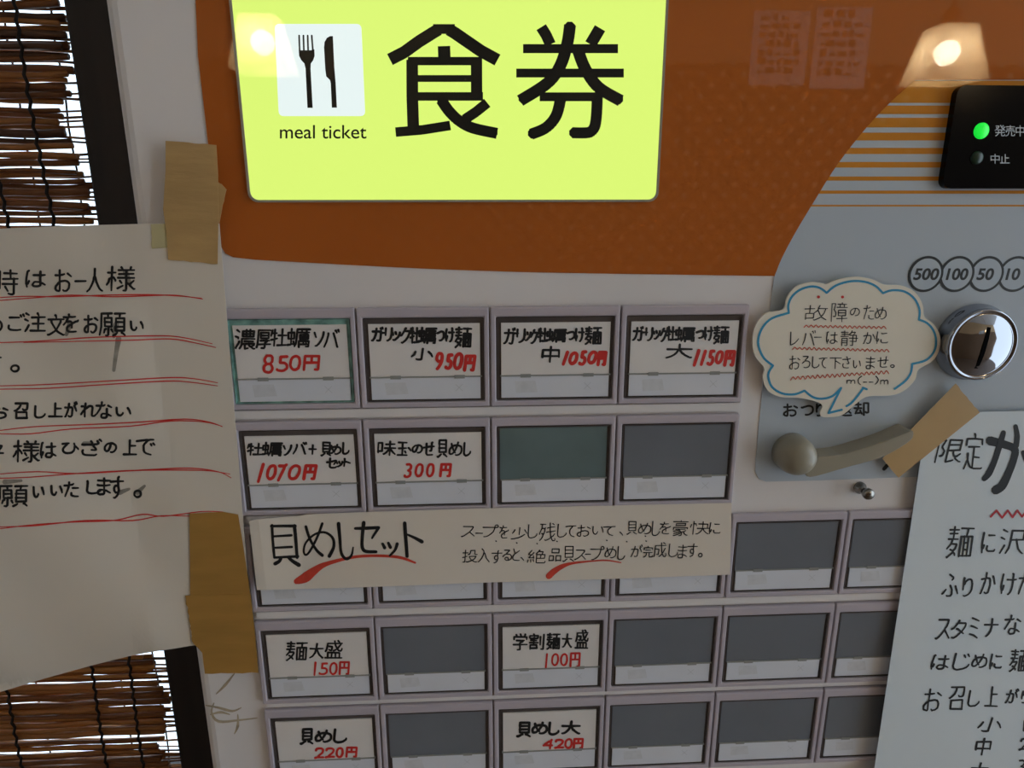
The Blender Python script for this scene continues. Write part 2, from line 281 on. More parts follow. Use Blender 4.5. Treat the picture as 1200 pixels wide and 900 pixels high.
    '券': [[23, 22, 22, 15, 17, 7, 7, 1, 3, 1], [31, 62, 29, 50], [48, 60, 45, 54, 44, 50], [12, 61, 16, 55, 15, 50], [26, 49, 22, 38], [48, 25, 53, 25, 59, 21, 63, 22], [42, 37, 43, 32, 48, 28, 48, 25], [11, 26, 11, 23, 47, 23], [4, 50, 55, 50], [1, 37, 60, 37], [48, 25, 47, 23, 46, 12, 45, 3, 41, 0, 33, 1], [0, 22, 11, 26, 11, 29, 15, 32, 17, 36]],
    '割': [[58, 61, 58, 6, 57, 2, 56, 1, 49, 1], [45, 53, 45, 18], [16, 63, 18, 61, 18, 56], [1, 28, 35, 28], [6, 37, 29, 37], [18, 56, 34, 56, 35, 50, 31, 45, 4, 45, 0, 50, 1, 56, 18, 56], [18, 49, 18, 18], [5, 4, 31, 4, 30, 18, 5, 18, 5, 0]],
    '十': [[0, 35, 62, 35], [31, 63, 31, 0]],
    '却': [[47, 15, 51, 12, 55, 12, 59, 14, 59, 59, 40, 59, 40, 0], [14, 34, 12, 26, 6, 14, 6, 11, 8, 11, 7, 11], [2, 52, 27, 52], [16, 63, 16, 34], [0, 34, 29, 34], [24, 23, 27, 15, 27, 12, 29, 12, 31, 7], [4, 8, 6, 10, 9, 9, 27, 12]],
    '厚': [[0, 3, 3, 12, 5, 25, 6, 60, 61, 60], [18, 43, 54, 43], [11, 13, 63, 13], [18, 43, 18, 52, 53, 52, 54, 50, 53, 34, 18, 34, 18, 43], [23, 1, 25, 0, 35, 0, 37, 4, 38, 18, 39, 19, 47, 22, 48, 25], [17, 26, 47, 26, 48, 25, 57, 25]],
    '古': [[32, 62, 32, 26], [0, 48, 63, 48], [55, 0, 8, 0, 8, 25, 32, 26, 55, 25, 55, 0]],
    '召': [[30, 62, 28, 54, 22, 43, 10, 34, 3, 31, 0, 31], [5, 63, 62, 63, 62, 51, 60, 41, 58, 37, 54, 35, 44, 35, 40, 39], [60, 0, 10, 0, 10, 25, 59, 26, 60, 0]],
    '味': [[41, 29, 36, 25, 28, 13, 21, 6, 19, 6], [0, 19, 0, 13], [41, 27, 46, 25, 52, 15, 60, 6], [0, 19, 14, 19, 14, 57, 0, 57, 0, 19], [26, 51, 57, 51], [41, 63, 41, 0], [22, 33, 39, 33, 40, 31, 42, 31, 44, 33, 61, 33]],
    '品': [[36, 4, 60, 4], [12, 43, 48, 43, 48, 62, 12, 63, 12, 43], [36, 0, 36, 28, 60, 28, 60, 1], [0, 4, 22, 4, 22, 28, 1, 28, 0, 1]],
    '売': [[22, 22, 20, 13, 17, 8, 13, 4, 6, 1, 0, 0], [41, 22, 41, 3, 43, 1, 60, 1, 63, 6, 63, 9], [4, 23, 4, 32, 60, 32, 60, 23], [2, 56, 62, 56], [32, 63, 32, 43], [9, 43, 55, 43]],
    '大': [[0, 41, 30, 40], [30, 39, 33, 41, 61, 41], [31, 39, 40, 19, 42, 19, 44, 14, 56, 3, 60, 0, 62, 1], [31, 63, 30, 44, 30, 39, 28, 36, 24, 22, 19, 15, 12, 6, 6, 2, 1, 0]],
    '子': [[0, 30, 63, 30], [8, 59, 51, 58, 49, 54, 47, 51, 33, 43, 32, 41, 31, 1, 29, 0, 18, 0, 14, 2]],
    '学': [[10, 61, 13, 56, 13, 51], [52, 62, 52, 60, 49, 56, 48, 52], [29, 63, 32, 57, 32, 51], [0, 21, 61, 21], [42, 37, 40, 33, 32, 29, 30, 27, 30, 2, 25, 0, 18, 0], [1, 42, 1, 51, 48, 52, 59, 51, 59, 42], [13, 38, 43, 37, 47, 38]],
    '完': [[39, 27, 39, 3, 41, 1, 60, 1, 62, 5, 62, 9], [29, 63, 31, 58, 31, 55], [13, 41, 47, 41], [20, 27, 19, 16, 17, 10, 10, 3, 4, 1, 0, 0], [2, 44, 2, 55, 58, 55, 59, 45], [0, 27, 60, 27]],
    '定': [[30, 21, 52, 21], [27, 62, 30, 59, 31, 54], [30, 39, 30, 3], [11, 39, 49, 39], [2, 43, 2, 53, 31, 54, 57, 53, 58, 43], [11, 16, 12, 15, 16, 9, 22, 4, 30, 3, 30, 2, 34, 1, 59, 1, 63, 3], [11, 27, 11, 16, 9, 15, 7, 9, 0, 0]],
    '実': [[0, 1, 6, 1, 19, 7, 26, 14, 26, 19], [34, 19, 35, 14, 42, 7, 50, 2, 59, 0, 61, 1], [28, 63, 31, 62, 32, 56], [9, 31, 52, 31], [31, 47, 31, 29, 29, 19], [2, 46, 2, 55, 59, 55, 59, 46, 54, 42, 8, 42], [1, 19, 61, 19]],
    '小': [[32, 63, 31, 2, 26, 0, 19, 0, 14, 3], [51, 45, 58, 32, 63, 18], [10, 45, 7, 30, 0, 18]],
    '少': [[11, 51, 6, 39, 1, 31], [30, 63, 30, 23], [51, 51, 62, 32], [0, 0, 10, 1, 29, 7, 41, 13, 47, 18, 52, 24, 54, 25]],
    '快': [[41, 26, 44, 24, 46, 18, 53, 8, 59, 3, 62, 1], [11, 51, 17, 51, 20, 41], [3, 48, 0, 34], [11, 62, 11, 0], [27, 50, 57, 50, 57, 29], [41, 62, 41, 28], [41, 27, 35, 13, 32, 8, 25, 2, 22, 1, 20, 1], [23, 29, 39, 29, 42, 27, 43, 29, 63, 29]],
    '成': [[5, 34, 25, 33, 24, 11, 21, 9, 14, 10], [47, 62, 48, 62, 58, 57], [37, 62, 37, 50], [28, 0, 35, 4, 41, 11, 44, 12], [57, 37, 51, 24, 48, 19, 44, 17], [0, 0, 3, 9, 5, 21, 6, 50, 62, 50], [38, 50, 38, 42, 40, 25, 42, 18, 44, 17, 44, 12, 49, 4, 53, 0, 60, 0, 63, 7, 62, 14]],
    '投': [[24, 39, 28, 41, 31, 46, 32, 51, 32, 61, 51, 61, 52, 42, 55, 40, 62, 40], [0, 24, 10, 26], [44, 9, 46, 6, 54, 2, 60, 0, 63, 1], [10, 28, 18, 30], [0, 48, 20, 48], [10, 63, 10, 4, 9, 0, 2, 0], [17, 1, 23, 0, 38, 6, 40, 9, 44, 9, 45, 12, 51, 17, 56, 26, 57, 30, 55, 30, 28, 30, 29, 23, 40, 9]],
    '故': [[36, 40, 38, 39, 44, 20, 47, 18], [47, 13, 58, 3, 62, 1], [25, 1, 29, 0, 40, 8, 45, 13, 47, 13], [25, 29, 25, 8, 3, 7], [38, 49, 63, 49], [0, 48, 27, 48], [14, 62, 14, 29], [57, 49, 57, 43, 55, 32, 50, 20, 47, 18, 47, 13], [41, 62, 38, 54, 38, 49, 37, 47, 36, 40, 32, 38, 29, 33, 27, 32, 25, 29, 3, 28, 3, 3]],
    '文': [[12, 48, 14, 40, 16, 35, 30, 17], [0, 0, 3, 0, 14, 5, 27, 13, 30, 17], [49, 48, 48, 41, 43, 32, 32, 17], [27, 62, 30, 62, 32, 55], [32, 17, 37, 11, 46, 6, 60, 0, 63, 1], [0, 49, 61, 49]],
    '時': [[0, 37, 16, 37], [29, 19, 36, 9], [0, 14, 0, 9], [0, 14, 0, 59, 16, 59, 16, 15, 0, 14], [42, 63, 42, 41], [26, 54, 58, 54], [23, 26, 60, 26], [51, 40, 51, 2, 47, 0, 42, 0, 38, 2], [23, 40, 61, 40]],
    '様': [[24, 5, 37, 12], [51, 16, 54, 18, 61, 25], [11, 33, 7, 31, 4, 21, 0, 16, 1, 15], [11, 35, 13, 35, 16, 33, 20, 27, 20, 24], [54, 60, 52, 53], [33, 61, 35, 58, 36, 53], [29, 25, 33, 19], [2, 46, 20, 46], [25, 33, 62, 33], [28, 43, 60, 43], [44, 52, 44, 4, 43, 0, 37, 0], [26, 53, 62, 53], [11, 62, 11, 0], [45, 20, 51, 16, 52, 13, 60, 4, 63, 4]],
    '止': [[10, 44, 10, 0], [34, 36, 59, 36], [0, 0, 63, 0], [34, 60, 34, 0]],
    '残': [[41, 48, 59, 50], [42, 33, 62, 36], [8, 27, 12, 25, 15, 24], [49, 61, 50, 62, 57, 57], [30, 45, 34, 47, 41, 47], [27, 30, 35, 32, 42, 32], [22, 3, 26, 2, 38, 7, 42, 9, 47, 11], [47, 14, 53, 17, 61, 26], [1, 59, 23, 59], [20, 44, 20, 37, 17, 25, 14, 22, 13, 16, 7, 6, 2, 1, 1, 1], [9, 59, 8, 45, 0, 28, 0, 23], [40, 63, 41, 38, 43, 25, 45, 14, 47, 14, 47, 11, 50, 5, 54, 1, 57, 0, 60, 1, 62, 3, 62, 9], [8, 45, 21, 44, 23, 46]],
    '沢': [[0, 42, 9, 37], [3, 63, 13, 58], [42, 36, 44, 27, 51, 12, 59, 3, 63, 0], [12, 21, 2, 1], [27, 36, 24, 13, 17, 0], [27, 36, 27, 60, 60, 60, 60, 36, 27, 36]],
    '注': [[37, 63, 41, 56], [0, 41, 9, 36], [12, 22, 6, 9, 2, 3, 2, 0], [4, 62, 12, 57], [23, 27, 56, 27], [40, 49, 40, 2], [18, 2, 61, 2], [20, 49, 60, 49]],
    '濃': [[4, 61, 12, 56], [29, 25, 57, 25], [11, 25, 11, 21, 4, 6, 2, 3, 2, 2], [31, 17, 31, 1, 42, 3], [0, 41, 7, 37, 9, 34], [46, 62, 46, 41], [22, 49, 59, 49], [34, 62, 34, 41], [34, 41, 58, 41, 59, 58, 22, 58, 22, 42, 23, 41, 34, 41], [15, 1, 18, 7, 21, 16, 21, 33, 61, 33], [43, 17, 44, 12, 47, 8, 50, 7, 53, 4, 59, 1, 62, 0, 63, 1], [21, 17, 60, 17, 60, 12, 51, 7]],
    '牡': [[1, 22, 7, 24, 14, 25], [14, 26, 25, 28], [26, 3, 63, 3], [45, 62, 45, 3], [30, 40, 61, 40], [14, 62, 14, 0], [4, 48, 23, 48], [5, 59, 3, 49, 4, 48, 2, 45, 0, 38]],
    '玉': [[49, 17, 56, 11], [0, 0, 63, 0], [7, 31, 56, 31], [31, 56, 31, 0], [4, 57, 59, 57]],
    '発': [[4, 20, 20, 20], [49, 44, 59, 53], [13, 45, 11, 39], [0, 34, 4, 35, 6, 38, 11, 39], [5, 60, 24, 59, 24, 56, 20, 50, 17, 46, 13, 45], [8, 50, 13, 45], [33, 63, 35, 62, 39, 54, 41, 53], [41, 53, 51, 62], [39, 36, 40, 2, 44, 0, 57, 1, 58, 2, 59, 8], [11, 39, 13, 36, 48, 36, 51, 39], [21, 20, 57, 20], [21, 36, 21, 20, 20, 18, 19, 13, 14, 6, 4, 0, 3, 1], [41, 53, 43, 48, 46, 45, 49, 44, 51, 39, 60, 34]],
    '盛': [[24, 18, 24, 0], [46, 63, 47, 63, 51, 59, 51, 54], [34, 62, 35, 55], [39, 18, 39, 0], [44, 36, 47, 37, 49, 39, 55, 47, 58, 49], [7, 43, 25, 42, 24, 30, 22, 28, 16, 28, 13, 30], [31, 27, 32, 27, 36, 29, 44, 34], [0, 0, 62, 0], [9, 0, 10, 19, 52, 19, 54, 17, 54, 0], [1, 24, 4, 31, 6, 41, 7, 43, 7, 54, 61, 54], [36, 54, 38, 45, 42, 36, 49, 28, 57, 25, 59, 26, 61, 27, 62, 34]],
    '絶': [[45, 41, 45, 23], [37, 56, 52, 54, 48, 42], [19, 17, 22, 7], [2, 14, 0, 2], [12, 17, 11, 14, 12, 3], [19, 35, 22, 23], [31, 41, 59, 41, 59, 23, 31, 23], [38, 63, 39, 62, 37, 61, 37, 56, 34, 54, 29, 45, 29, 42, 31, 41, 31, 3, 33, 1, 41, 0, 58, 1, 61, 2, 62, 6, 62, 9], [12, 61, 2, 43, 2, 41, 12, 41], [19, 50, 14, 42, 12, 41, 10, 36, 5, 29, 4, 25, 11, 25, 21, 27]],
    '蠣': [[40, 55, 40, 51], [54, 55, 54, 51], [33, 0, 33, 20, 61, 20, 61, 1, 54, 1], [32, 51, 62, 51], [10, 63, 10, 10], [35, 36, 59, 36], [2, 29, 1, 50, 18, 51, 19, 29, 2, 29], [46, 43, 46, 10], [46, 43, 58, 43, 59, 42, 59, 28, 35, 28, 35, 43, 46, 43], [62, 61, 27, 61, 26, 19, 24, 10, 22, 7, 21, 2], [0, 8, 9, 9, 10, 10, 19, 11], [17, 20, 19, 9, 22, 7], [38, 10, 55, 10, 54, 15]],
    '豪': [[1, 27, 2, 34, 60, 34, 60, 28], [31, 63, 32, 59], [45, 17, 47, 11, 53, 5, 58, 2, 61, 2], [35, 14, 36, 9, 35, 2, 32, 0, 25, 0], [4, 10, 18, 13, 25, 16, 29, 20], [12, 42, 50, 42, 51, 43, 51, 49, 51, 51, 12, 51, 11, 42, 12, 42], [0, 58, 61, 58], [3, 19, 5, 18, 9, 19, 23, 22, 27, 25], [3, 1, 4, 1, 18, 5, 27, 9, 34, 14, 45, 17, 46, 18, 53, 21, 54, 21], [11, 27, 26, 27, 26, 26, 28, 27, 51, 27], [27, 26, 29, 20, 32, 19, 34, 14]],
    '貝': [[41, 10, 45, 10, 62, 1], [10, 33, 55, 33], [10, 48, 55, 48], [0, 1, 4, 0, 14, 5, 21, 10, 25, 10], [10, 48, 10, 63, 55, 63, 55, 19, 11, 18, 10, 48]],
    '返': [[10, 8, 19, 3, 32, 0, 62, 1], [0, 34, 10, 33, 10, 8], [3, 5, 10, 8], [26, 43, 57, 43, 57, 39, 54, 32, 47, 23], [7, 56, 10, 52], [30, 12, 32, 12, 41, 17, 46, 23], [63, 60, 60, 61, 57, 61, 43, 59, 26, 57, 25, 31, 24, 24, 19, 14], [34, 33, 46, 23, 47, 23, 59, 12]],
    '限': [[27, 48, 56, 48], [10, 18, 14, 18, 17, 21, 17, 32, 11, 42, 11, 46, 16, 58, 16, 62, 0, 62, 0, 0], [48, 17, 51, 17, 59, 24], [41, 33, 42, 24, 45, 18, 48, 17, 49, 11, 59, 2, 63, 2], [27, 33, 56, 34, 56, 62, 27, 62, 27, 2, 32, 2, 40, 4, 42, 5, 44, 7]],
    '障': [[7, 19, 8, 18, 14, 18, 16, 22, 16, 29, 15, 33, 10, 41, 10, 44, 15, 57, 15, 60, 0, 60, 0, 1], [33, 58, 33, 47], [40, 63, 41, 58], [26, 29, 55, 29], [42, 20, 42, 0], [42, 20, 54, 20, 55, 21, 55, 38, 27, 38, 26, 21, 28, 20, 42, 20], [21, 11, 61, 11], [21, 47, 61, 47], [24, 58, 58, 58], [49, 58, 49, 54, 50, 54, 49, 47]],
    '静': [[41, 62, 40, 56], [5, 21, 24, 21], [5, 12, 24, 12], [0, 39, 28, 39], [3, 48, 27, 48, 28, 46, 33, 46], [5, 0, 5, 31, 24, 31, 24, 2, 23, 1, 17, 1], [14, 62, 14, 39], [2, 56, 27, 56], [32, 31, 63, 31], [45, 43, 45, 2, 44, 1, 41, 1, 37, 1], [33, 46, 33, 48, 38, 54, 38, 56, 52, 56, 53, 54, 49, 47, 48, 43], [33, 46, 34, 43, 35, 43, 58, 43, 58, 18, 35, 18]],
    '願': [[20, 60, 20, 48], [55, 8, 57, 8, 63, 1], [39, 37, 60, 37], [34, 1, 39, 4, 43, 8], [49, 60, 48, 48], [12, 37, 29, 37], [15, 19, 12, 17, 10, 8], [21, 25, 21, 3, 18, 0, 15, 1], [39, 25, 60, 25], [29, 17, 32, 10], [29, 60, 4, 60, 4, 24, 0, 2], [37, 60, 62, 60], [21, 25, 29, 25, 29, 48, 12, 48, 12, 25, 21, 25], [39, 25, 39, 14, 60, 14, 60, 48, 39, 48, 39, 25]],
    '食': [[12, 31, 50, 31], [30, 48, 32, 42], [12, 42, 50, 41], [51, 45, 50, 41, 50, 20], [0, 41, 1, 40, 7, 43, 12, 44, 15, 48, 18, 49, 28, 59, 32, 60, 45, 49, 51, 46, 51, 45, 55, 44, 60, 42, 63, 42], [30, 13, 31, 14, 40, 8, 44, 8, 45, 5, 55, 0], [12, 44, 12, 0, 31, 3], [12, 20, 50, 20, 53, 17, 53, 15, 46, 11, 44, 8]],
    '麺': [[48, 59, 48, 52, 46, 43], [9, 16, 16, 13], [16, 11, 20, 8, 21, 5], [43, 16, 52, 16], [43, 30, 52, 30], [32, 59, 63, 59], [1, 57, 24, 57], [3, 48, 23, 48], [1, 38, 25, 38], [52, 43, 52, 3], [13, 62, 13, 38], [42, 43, 42, 3], [11, 38, 9, 28, 6, 26, 0, 18], [9, 28, 22, 28, 23, 25, 20, 18, 16, 13, 16, 11, 6, 3, 2, 0, 1, 1], [33, 3, 33, 43, 61, 43, 62, 3, 33, 3]],
}
def glyph(c, x0, y0, x1, y1, w, sh=0.0, jit=0.6, end=0.75):
    ss = [[(t[i], t[i + 1]) for i in range(0, len(t), 2)] for t in GL[c]]
    P = [[(x + sh * y, y) for x, y in s] for s in ss]
    if jit:
        P = [[(x + random.uniform(-jit, jit), y + random.uniform(-jit, jit)) for x, y in s] for s in P]
    xs = [p[0] for s in P for p in s]; ys = [p[1] for s in P for p in s]
    ax, bx, ay, by = min(xs), max(xs), min(ys), max(ys)
    kx = (x1 - x0) / max(bx - ax, 1e-6); ky = (y1 - y0) / max(by - ay, 1e-6)
    if bx - ax < 7: kx = ky
    if by - ay < 7: ky = kx
    out = []
    for s in P:
        q = [((x0 + x1) / 2 + (x - (ax + bx) / 2) * kx, (y0 + y1) / 2 - (y - (ay + by) / 2) * ky) for x, y in s]
        out.append((q, [w * random.uniform(0.95, 1.1), w * random.uniform(0.9, 1.05), w * end]))
    return out
def writing(o, s, items, w, sh=0.0, jit=0.8, end=0.75):
    """items: (character, x0, y0, x1, y1) measured in a view whose origin is o and whose scale is s"""
    out = []
    for c, x0, y0, x1, y1 in items:
        out += glyph(c, o[0] + x0 / s, o[1] + y0 / s, o[0] + x1 / s, o[1] + y1 / s, w, sh, jit, end)
    return out
def pens(o, s, lst, w, sm=4):
    """hand-drawn lines measured in a view whose origin is o and whose scale is s"""
    out = []
    for pts in lst:
        q = [(o[0] + x / s, o[1] + y / s) for x, y in pts]
        out.append((smoothline(q, sm) if sm and len(q) > 2 else q, w))
    return out
def latin(name, body, bx, surf, m, parent, sh=0.0, bold=0.0, off=0.00012):
    """printed latin letters fitted into a pixel box"""
    cu = bpy.data.curves.new('t', 'FONT'); cu.body = body; cu.size = 1; cu.offset = bold; cu.shear = sh
    o = bpy.data.objects.new('t', cu); col.objects.link(o)
    dg = bpy.context.evaluated_depsgraph_get(); dg.update()
    me = bpy.data.meshes.new_from_object(o.evaluated_get(dg)); me.name = name
    bpy.data.objects.remove(o); bpy.data.curves.remove(cu)
    xs = [v.co.x for v in me.vertices]; ys = [v.co.y for v in me.vertices]
    for v in me.vertices:
        px = bx[0] + (v.co.x - min(xs)) / (max(xs) - min(xs)) * (bx[2] - bx[0])
        py = bx[3] - (v.co.y - min(ys)) / (max(ys) - min(ys)) * (bx[3] - bx[1])
        v.co = surf(px, py, off)
    me.materials.clear(); me.materials.append(m); me.update()
    q = bpy.data.objects.new(name, me); col.objects.link(q); q.parent = parent
    return q
def sheet(name, top, bottom, surf, m, parent=None, nx=40, ny=40, off=0.0, thick=0.0002):
    """a paper sheet between two pixel edge lines, lying on a surface"""
    def walk(line, t):
        L = [0.0]
        for a, b in zip(line, line[1:]): L.append(L[-1] + math.hypot(b[0] - a[0], b[1] - a[1]))
        d = t * L[-1]
        for i in range(len(line) - 1):
            if d <= L[i + 1] + 1e-9:
                k = (d - L[i]) / max(L[i + 1] - L[i], 1e-9)
                return (line[i][0] + (line[i + 1][0] - line[i][0]) * k, line[i][1] + (line[i + 1][1] - line[i][1]) * k)
        return line[-1]
    bm = bmesh.new(); g = []
    for i in range(nx + 1):
        a = walk(top, i / nx); b = walk(bottom, i / nx)
        g.append([bm.verts.new(surf(a[0] + (b[0] - a[0]) * j / ny, a[1] + (b[1] - a[1]) * j / ny, off)) for j in range(ny + 1)])
    fs = [bm.faces.new((g[i][j], g[i][j + 1], g[i + 1][j + 1], g[i + 1][j])) for i in range(nx) for j in range(ny)]
    bmesh.ops.recalc_face_normals(bm, faces=fs)
    if fs[0].normal.y > 0:
        for f in fs: f.normal_flip()
    o = link_raw(name, bm, m, parent)
    sd = o.modifiers.new('thickness', 'SOLIDIFY'); sd.thickness = thick; sd.offset = -1
    return o
# ------------------------------------------------------------------ materials
M = {}
M['white'] = mat('white_enamel', (232, 227, 226), 0.35, var=0.03, scale=6, spec=0.4)
M['bezel'] = mat('mauve_plastic', (189, 179, 187), 0.42, var=0.03, scale=20)
M['seam'] = mat('dark_seam', (40, 38, 40), 0.6)
M['orange'] = mat('orange_print', (184, 99, 40), 0.02, var=0.05, scale=9, spec=0.5)
M['stripe'] = mat('amber_print', (214, 140, 52), 0.02, spec=0.5)
M['grey'] = mat('blue_grey_print', (186, 196, 206), 0.3, var=0.02, scale=12)
M['black_gloss'] = mat('black_gloss', (9, 11, 14), 0.12, spec=0.15)
M['black_matte'] = mat('black_void', (5, 5, 6), 0.9, spec=0.05)
M['dark'] = mat('dark_recess', (90, 82, 80), 0.25, var=0.2, scale=60)
M['rim'] = mat('sign_rim_metal', (160, 150, 134), 0.4)
M['teal_glow'] = mat('plastic_green_glow_tint', (128, 168, 160), 0.12, var=0.5, scale=160)  # green lamp glow of the lit button, painted into the frame colour
M['clear'] = mat('grey_clear_plastic', (150, 150, 146), 0.2)
M['card'] = mat('card_paper', (232, 226, 222), 0.5, var=0.02, scale=70)
M['blank'] = mat('smoked_panel', (116, 120, 127), 0.22, var=0.06, scale=25)
M['blank_glow'] = mat('smoked_panel_glow_tint', (106, 122, 122), 0.22, var=0.12, scale=30)  # smoked panel with a green glow put into its base colour
M['strip'] = mat('pale_strip', (222, 224, 232), 0.3, var=0.02, scale=60)
M['smudge'] = mat('worn_print', (213, 214, 219), 0.4, var=0.06, scale=300)
M['cross'] = mat('cross_print', (190, 192, 198), 0.4)
M['ink'] = mat('black_ink', (14, 13, 14), 0.6)
M['red'] = mat('red_ink', (212, 46, 40), 0.6)
M['print'] = mat('black_print', (16, 18, 18), 0.4)
M['paper'] = mat('notice_paper', (222, 212, 198), 0.75, var=0.04, scale=9, bump=0.15)
M['banner'] = mat('cream_paper', (228, 217, 203), 0.7, var=0.03, scale=14)
M['cool_paper'] = mat('plain_paper', (221, 229, 234), 0.7, var=0.02, scale=10)
M['bubble'] = mat('ivory_card', (235, 226, 208), 0.55, var=0.03, scale=25)
M['bubble_edge'] = mat('worn_ivory', (214, 190, 150), 0.7)
M['blue'] = mat('blue_print', (44, 148, 190), 0.5)
M['swoosh'] = mat('brush_red', (206, 66, 48), 0.6, var=0.12, scale=250)
M['orange_ink'] = mat('orange_red_ink', (216, 92, 66), 0.6)
M['tape'] = mat('brown_packing_tape', (196, 160, 106), 0.3, var=0.10, scale=30, bump=0.9, alpha=0.92, stretch=(1, 1, 4))
M['tape_dark'] = mat('ochre_cloth_tape', (176, 132, 66), 0.4, var=0.10, scale=24, bump=0.5, alpha=0.96, stretch=(1, 1, 5))
M['tape_tan'] = mat('tan_tape', (202, 166, 112), 0.4, var=0.06, scale=40, alpha=0.86)
M['lever'] = mat('olive_grey_plastic', (156, 148, 130), 0.32, var=0.03, scale=40)
M['chrome'] = mat('chrome', (160, 162, 170), 0.06, metal=1.0)
M['steel'] = mat('brushed_steel', (150, 146, 140), 0.25, metal=1.0)
M['stain'] = mat('glue_residue', (176, 160, 136), 0.7, var=0.3, scale=200)
M['white_print'] = mat('white_print', (190, 196, 202), 0.5)
M['led'] = mat('green_lamp', (40, 220, 70), 0.3, emit=0.75, ecol=(20, 235, 60))
M['led_off'] = mat('unlit_lamp', (16, 48, 28), 0.3)
M['sign'] = mat('lit_yellow_panel', (60, 66, 30), 0.02, emit=0.93, ecol=(226, 255, 122))
M['icon'] = mat('lit_white_panel', (70, 70, 70), 0.02, emit=0.93, ecol=(238, 252, 250))
M['frame'] = mat('dark_stained_wood', (38, 28, 24), 0.5, var=0.3, scale=8, stretch=(8, 8, 1))
M['reed'] = [mat('reed_%s' % n, c, 0.5, var=0.25, scale=60, stretch=(0.6, 4, 4)) for n, c in
             (('tan', (178, 116, 58)), ('brown', (138, 84, 42)), ('umber', (92, 58, 34)), ('honey', (198, 134, 68)))]
M['cord'] = mat('dark_twine', (34, 26, 22), 0.8)
M['plaster'] = mat('pale_plaster', (205, 201, 196), 0.85, var=0.03, scale=5, bump=0.2)
M['tan_plaster'] = mat('tan_plaster', (196, 164, 124), 0.85, var=0.03, scale=5)
M['floor'] = mat('brown_floor', (110, 90, 74), 0.5, var=0.1, scale=8)
M['shade'] = mat('cream_paper_shade', (250, 236, 205), 0.7)
nt = M['shade'].node_tree
_t = nt.nodes.new('ShaderNodeBsdfTranslucent'); _t.inputs[0].default_value = (0.9, 0.80, 0.62, 1)
_c = nt.nodes.new('ShaderNodeBsdfTransparent'); _m = nt.nodes.new('ShaderNodeMixShader'); _n = nt.nodes.new('ShaderNodeMixShader')
_m.inputs[0].default_value = 0.6; _n.inputs[0].default_value = 0.34
nt.links.new(nt.nodes['Principled BSDF'].outputs[0], _m.inputs[1]); nt.links.new(_t.outputs[0], _m.inputs[2])
nt.links.new(_m.outputs[0], _n.inputs[1]); nt.links.new(_c.outputs[0], _n.inputs[2]); nt.links.new(_n.outputs[0], nt.nodes['Material Output'].inputs[0])
M['bulb'] = mat('lit_bulb', (255, 240, 210), 0.3, emit=LAMP_L, ecol=(255, 238, 208))
M['cordflex'] = mat('black_flex', (20, 18, 18), 0.6)

# ------------------------------------------------------------------ the room
Y_BLIND = 0.265; Y_WALL = 0.30
XL, XR, YF, ZC = -1.35, 2.4, -1.9, 2.45
xp0 = at(95, 130, Y_BLIND - 0.01).x; xp1 = at(136, 130, Y_BLIND - 0.01).x + 0.02
WZ0, WZ1 = 0.70, 2.05
bm = bmesh.new(); box(bm, (XL - 0.1, YF - 0.1, -0.1), (XR, Y_WALL + 0.1, 0)); tag(link('floor', bm, M['floor']), kind='structure')
bm = bmesh.new(); box(bm, (XL - 0.1, YF - 0.1, ZC), (XR, Y_WALL + 0.1, ZC + 0.1)); tag(link('ceiling', bm, M['plaster']), kind='structure')
bm = bmesh.new()
box(bm, (xp1, Y_WALL, 0), (XR, Y_WALL + 0.1, ZC)); box(bm, (XL, Y_WALL, 0), (xp1, Y_WALL + 0.1, WZ0 - 0.05)); box(bm, (XL, Y_WALL, WZ1 + 0.05), (xp1, Y_WALL + 0.1, ZC))
tag(link('wall_back', bm, M['plaster']), kind='structure')
bm = bmesh.new(); box(bm, (XL - 0.1, YF, 0), (XL, Y_WALL + 0.1, ZC)); tag(link('wall_left', bm, M['plaster']), kind='structure')
# wall behind the viewer: pale plaster above, brown dotted paper below
mw = mat('dotted_wallpaper', (92, 62, 44), 0.8)
nt = mw.node_tree; b = nt.nodes['Principled BSDF']
tc = nt.nodes.new('ShaderNodeTexCoord'); mp = nt.nodes.new('ShaderNodeMapping'); mp.inputs['Rotation'].default_value = (0, math.radians(45), 0)
vo = nt.nodes.new('ShaderNodeTexVoronoi'); vo.inputs['Scale'].default_value = 22; vo.inputs['Randomness'].default_value = 0
rp = nt.nodes.new('ShaderNodeValToRGB'); rp.color_ramp.elements[0].position = 0.24; rp.color_ramp.elements[1].position = 0.30
rp.color_ramp.elements[0].color = (*lin((236, 206, 156)), 1); rp.color_ramp.elements[1].color = (*lin((88, 56, 38)), 1)
nt.links.new(tc.outputs['Object'], mp.inputs[0]); nt.links.new(mp.outputs[0], vo.inputs['Vector']); nt.links.new(vo.outputs['Distance'], rp.inputs[0]); nt.links.new(rp.outputs[0], b.inputs['Base Color'])
ZD = 1.735
bm = bmesh.new(); box(bm, (XL, YF - 0.1, 0), (XR, YF, ZD), 0); box(bm, (XL, YF - 0.1, ZD), (XR, YF, ZC), 1)
tag(link('wall_front', bm, [mw, M['tan_plaster']]), kind='structure')
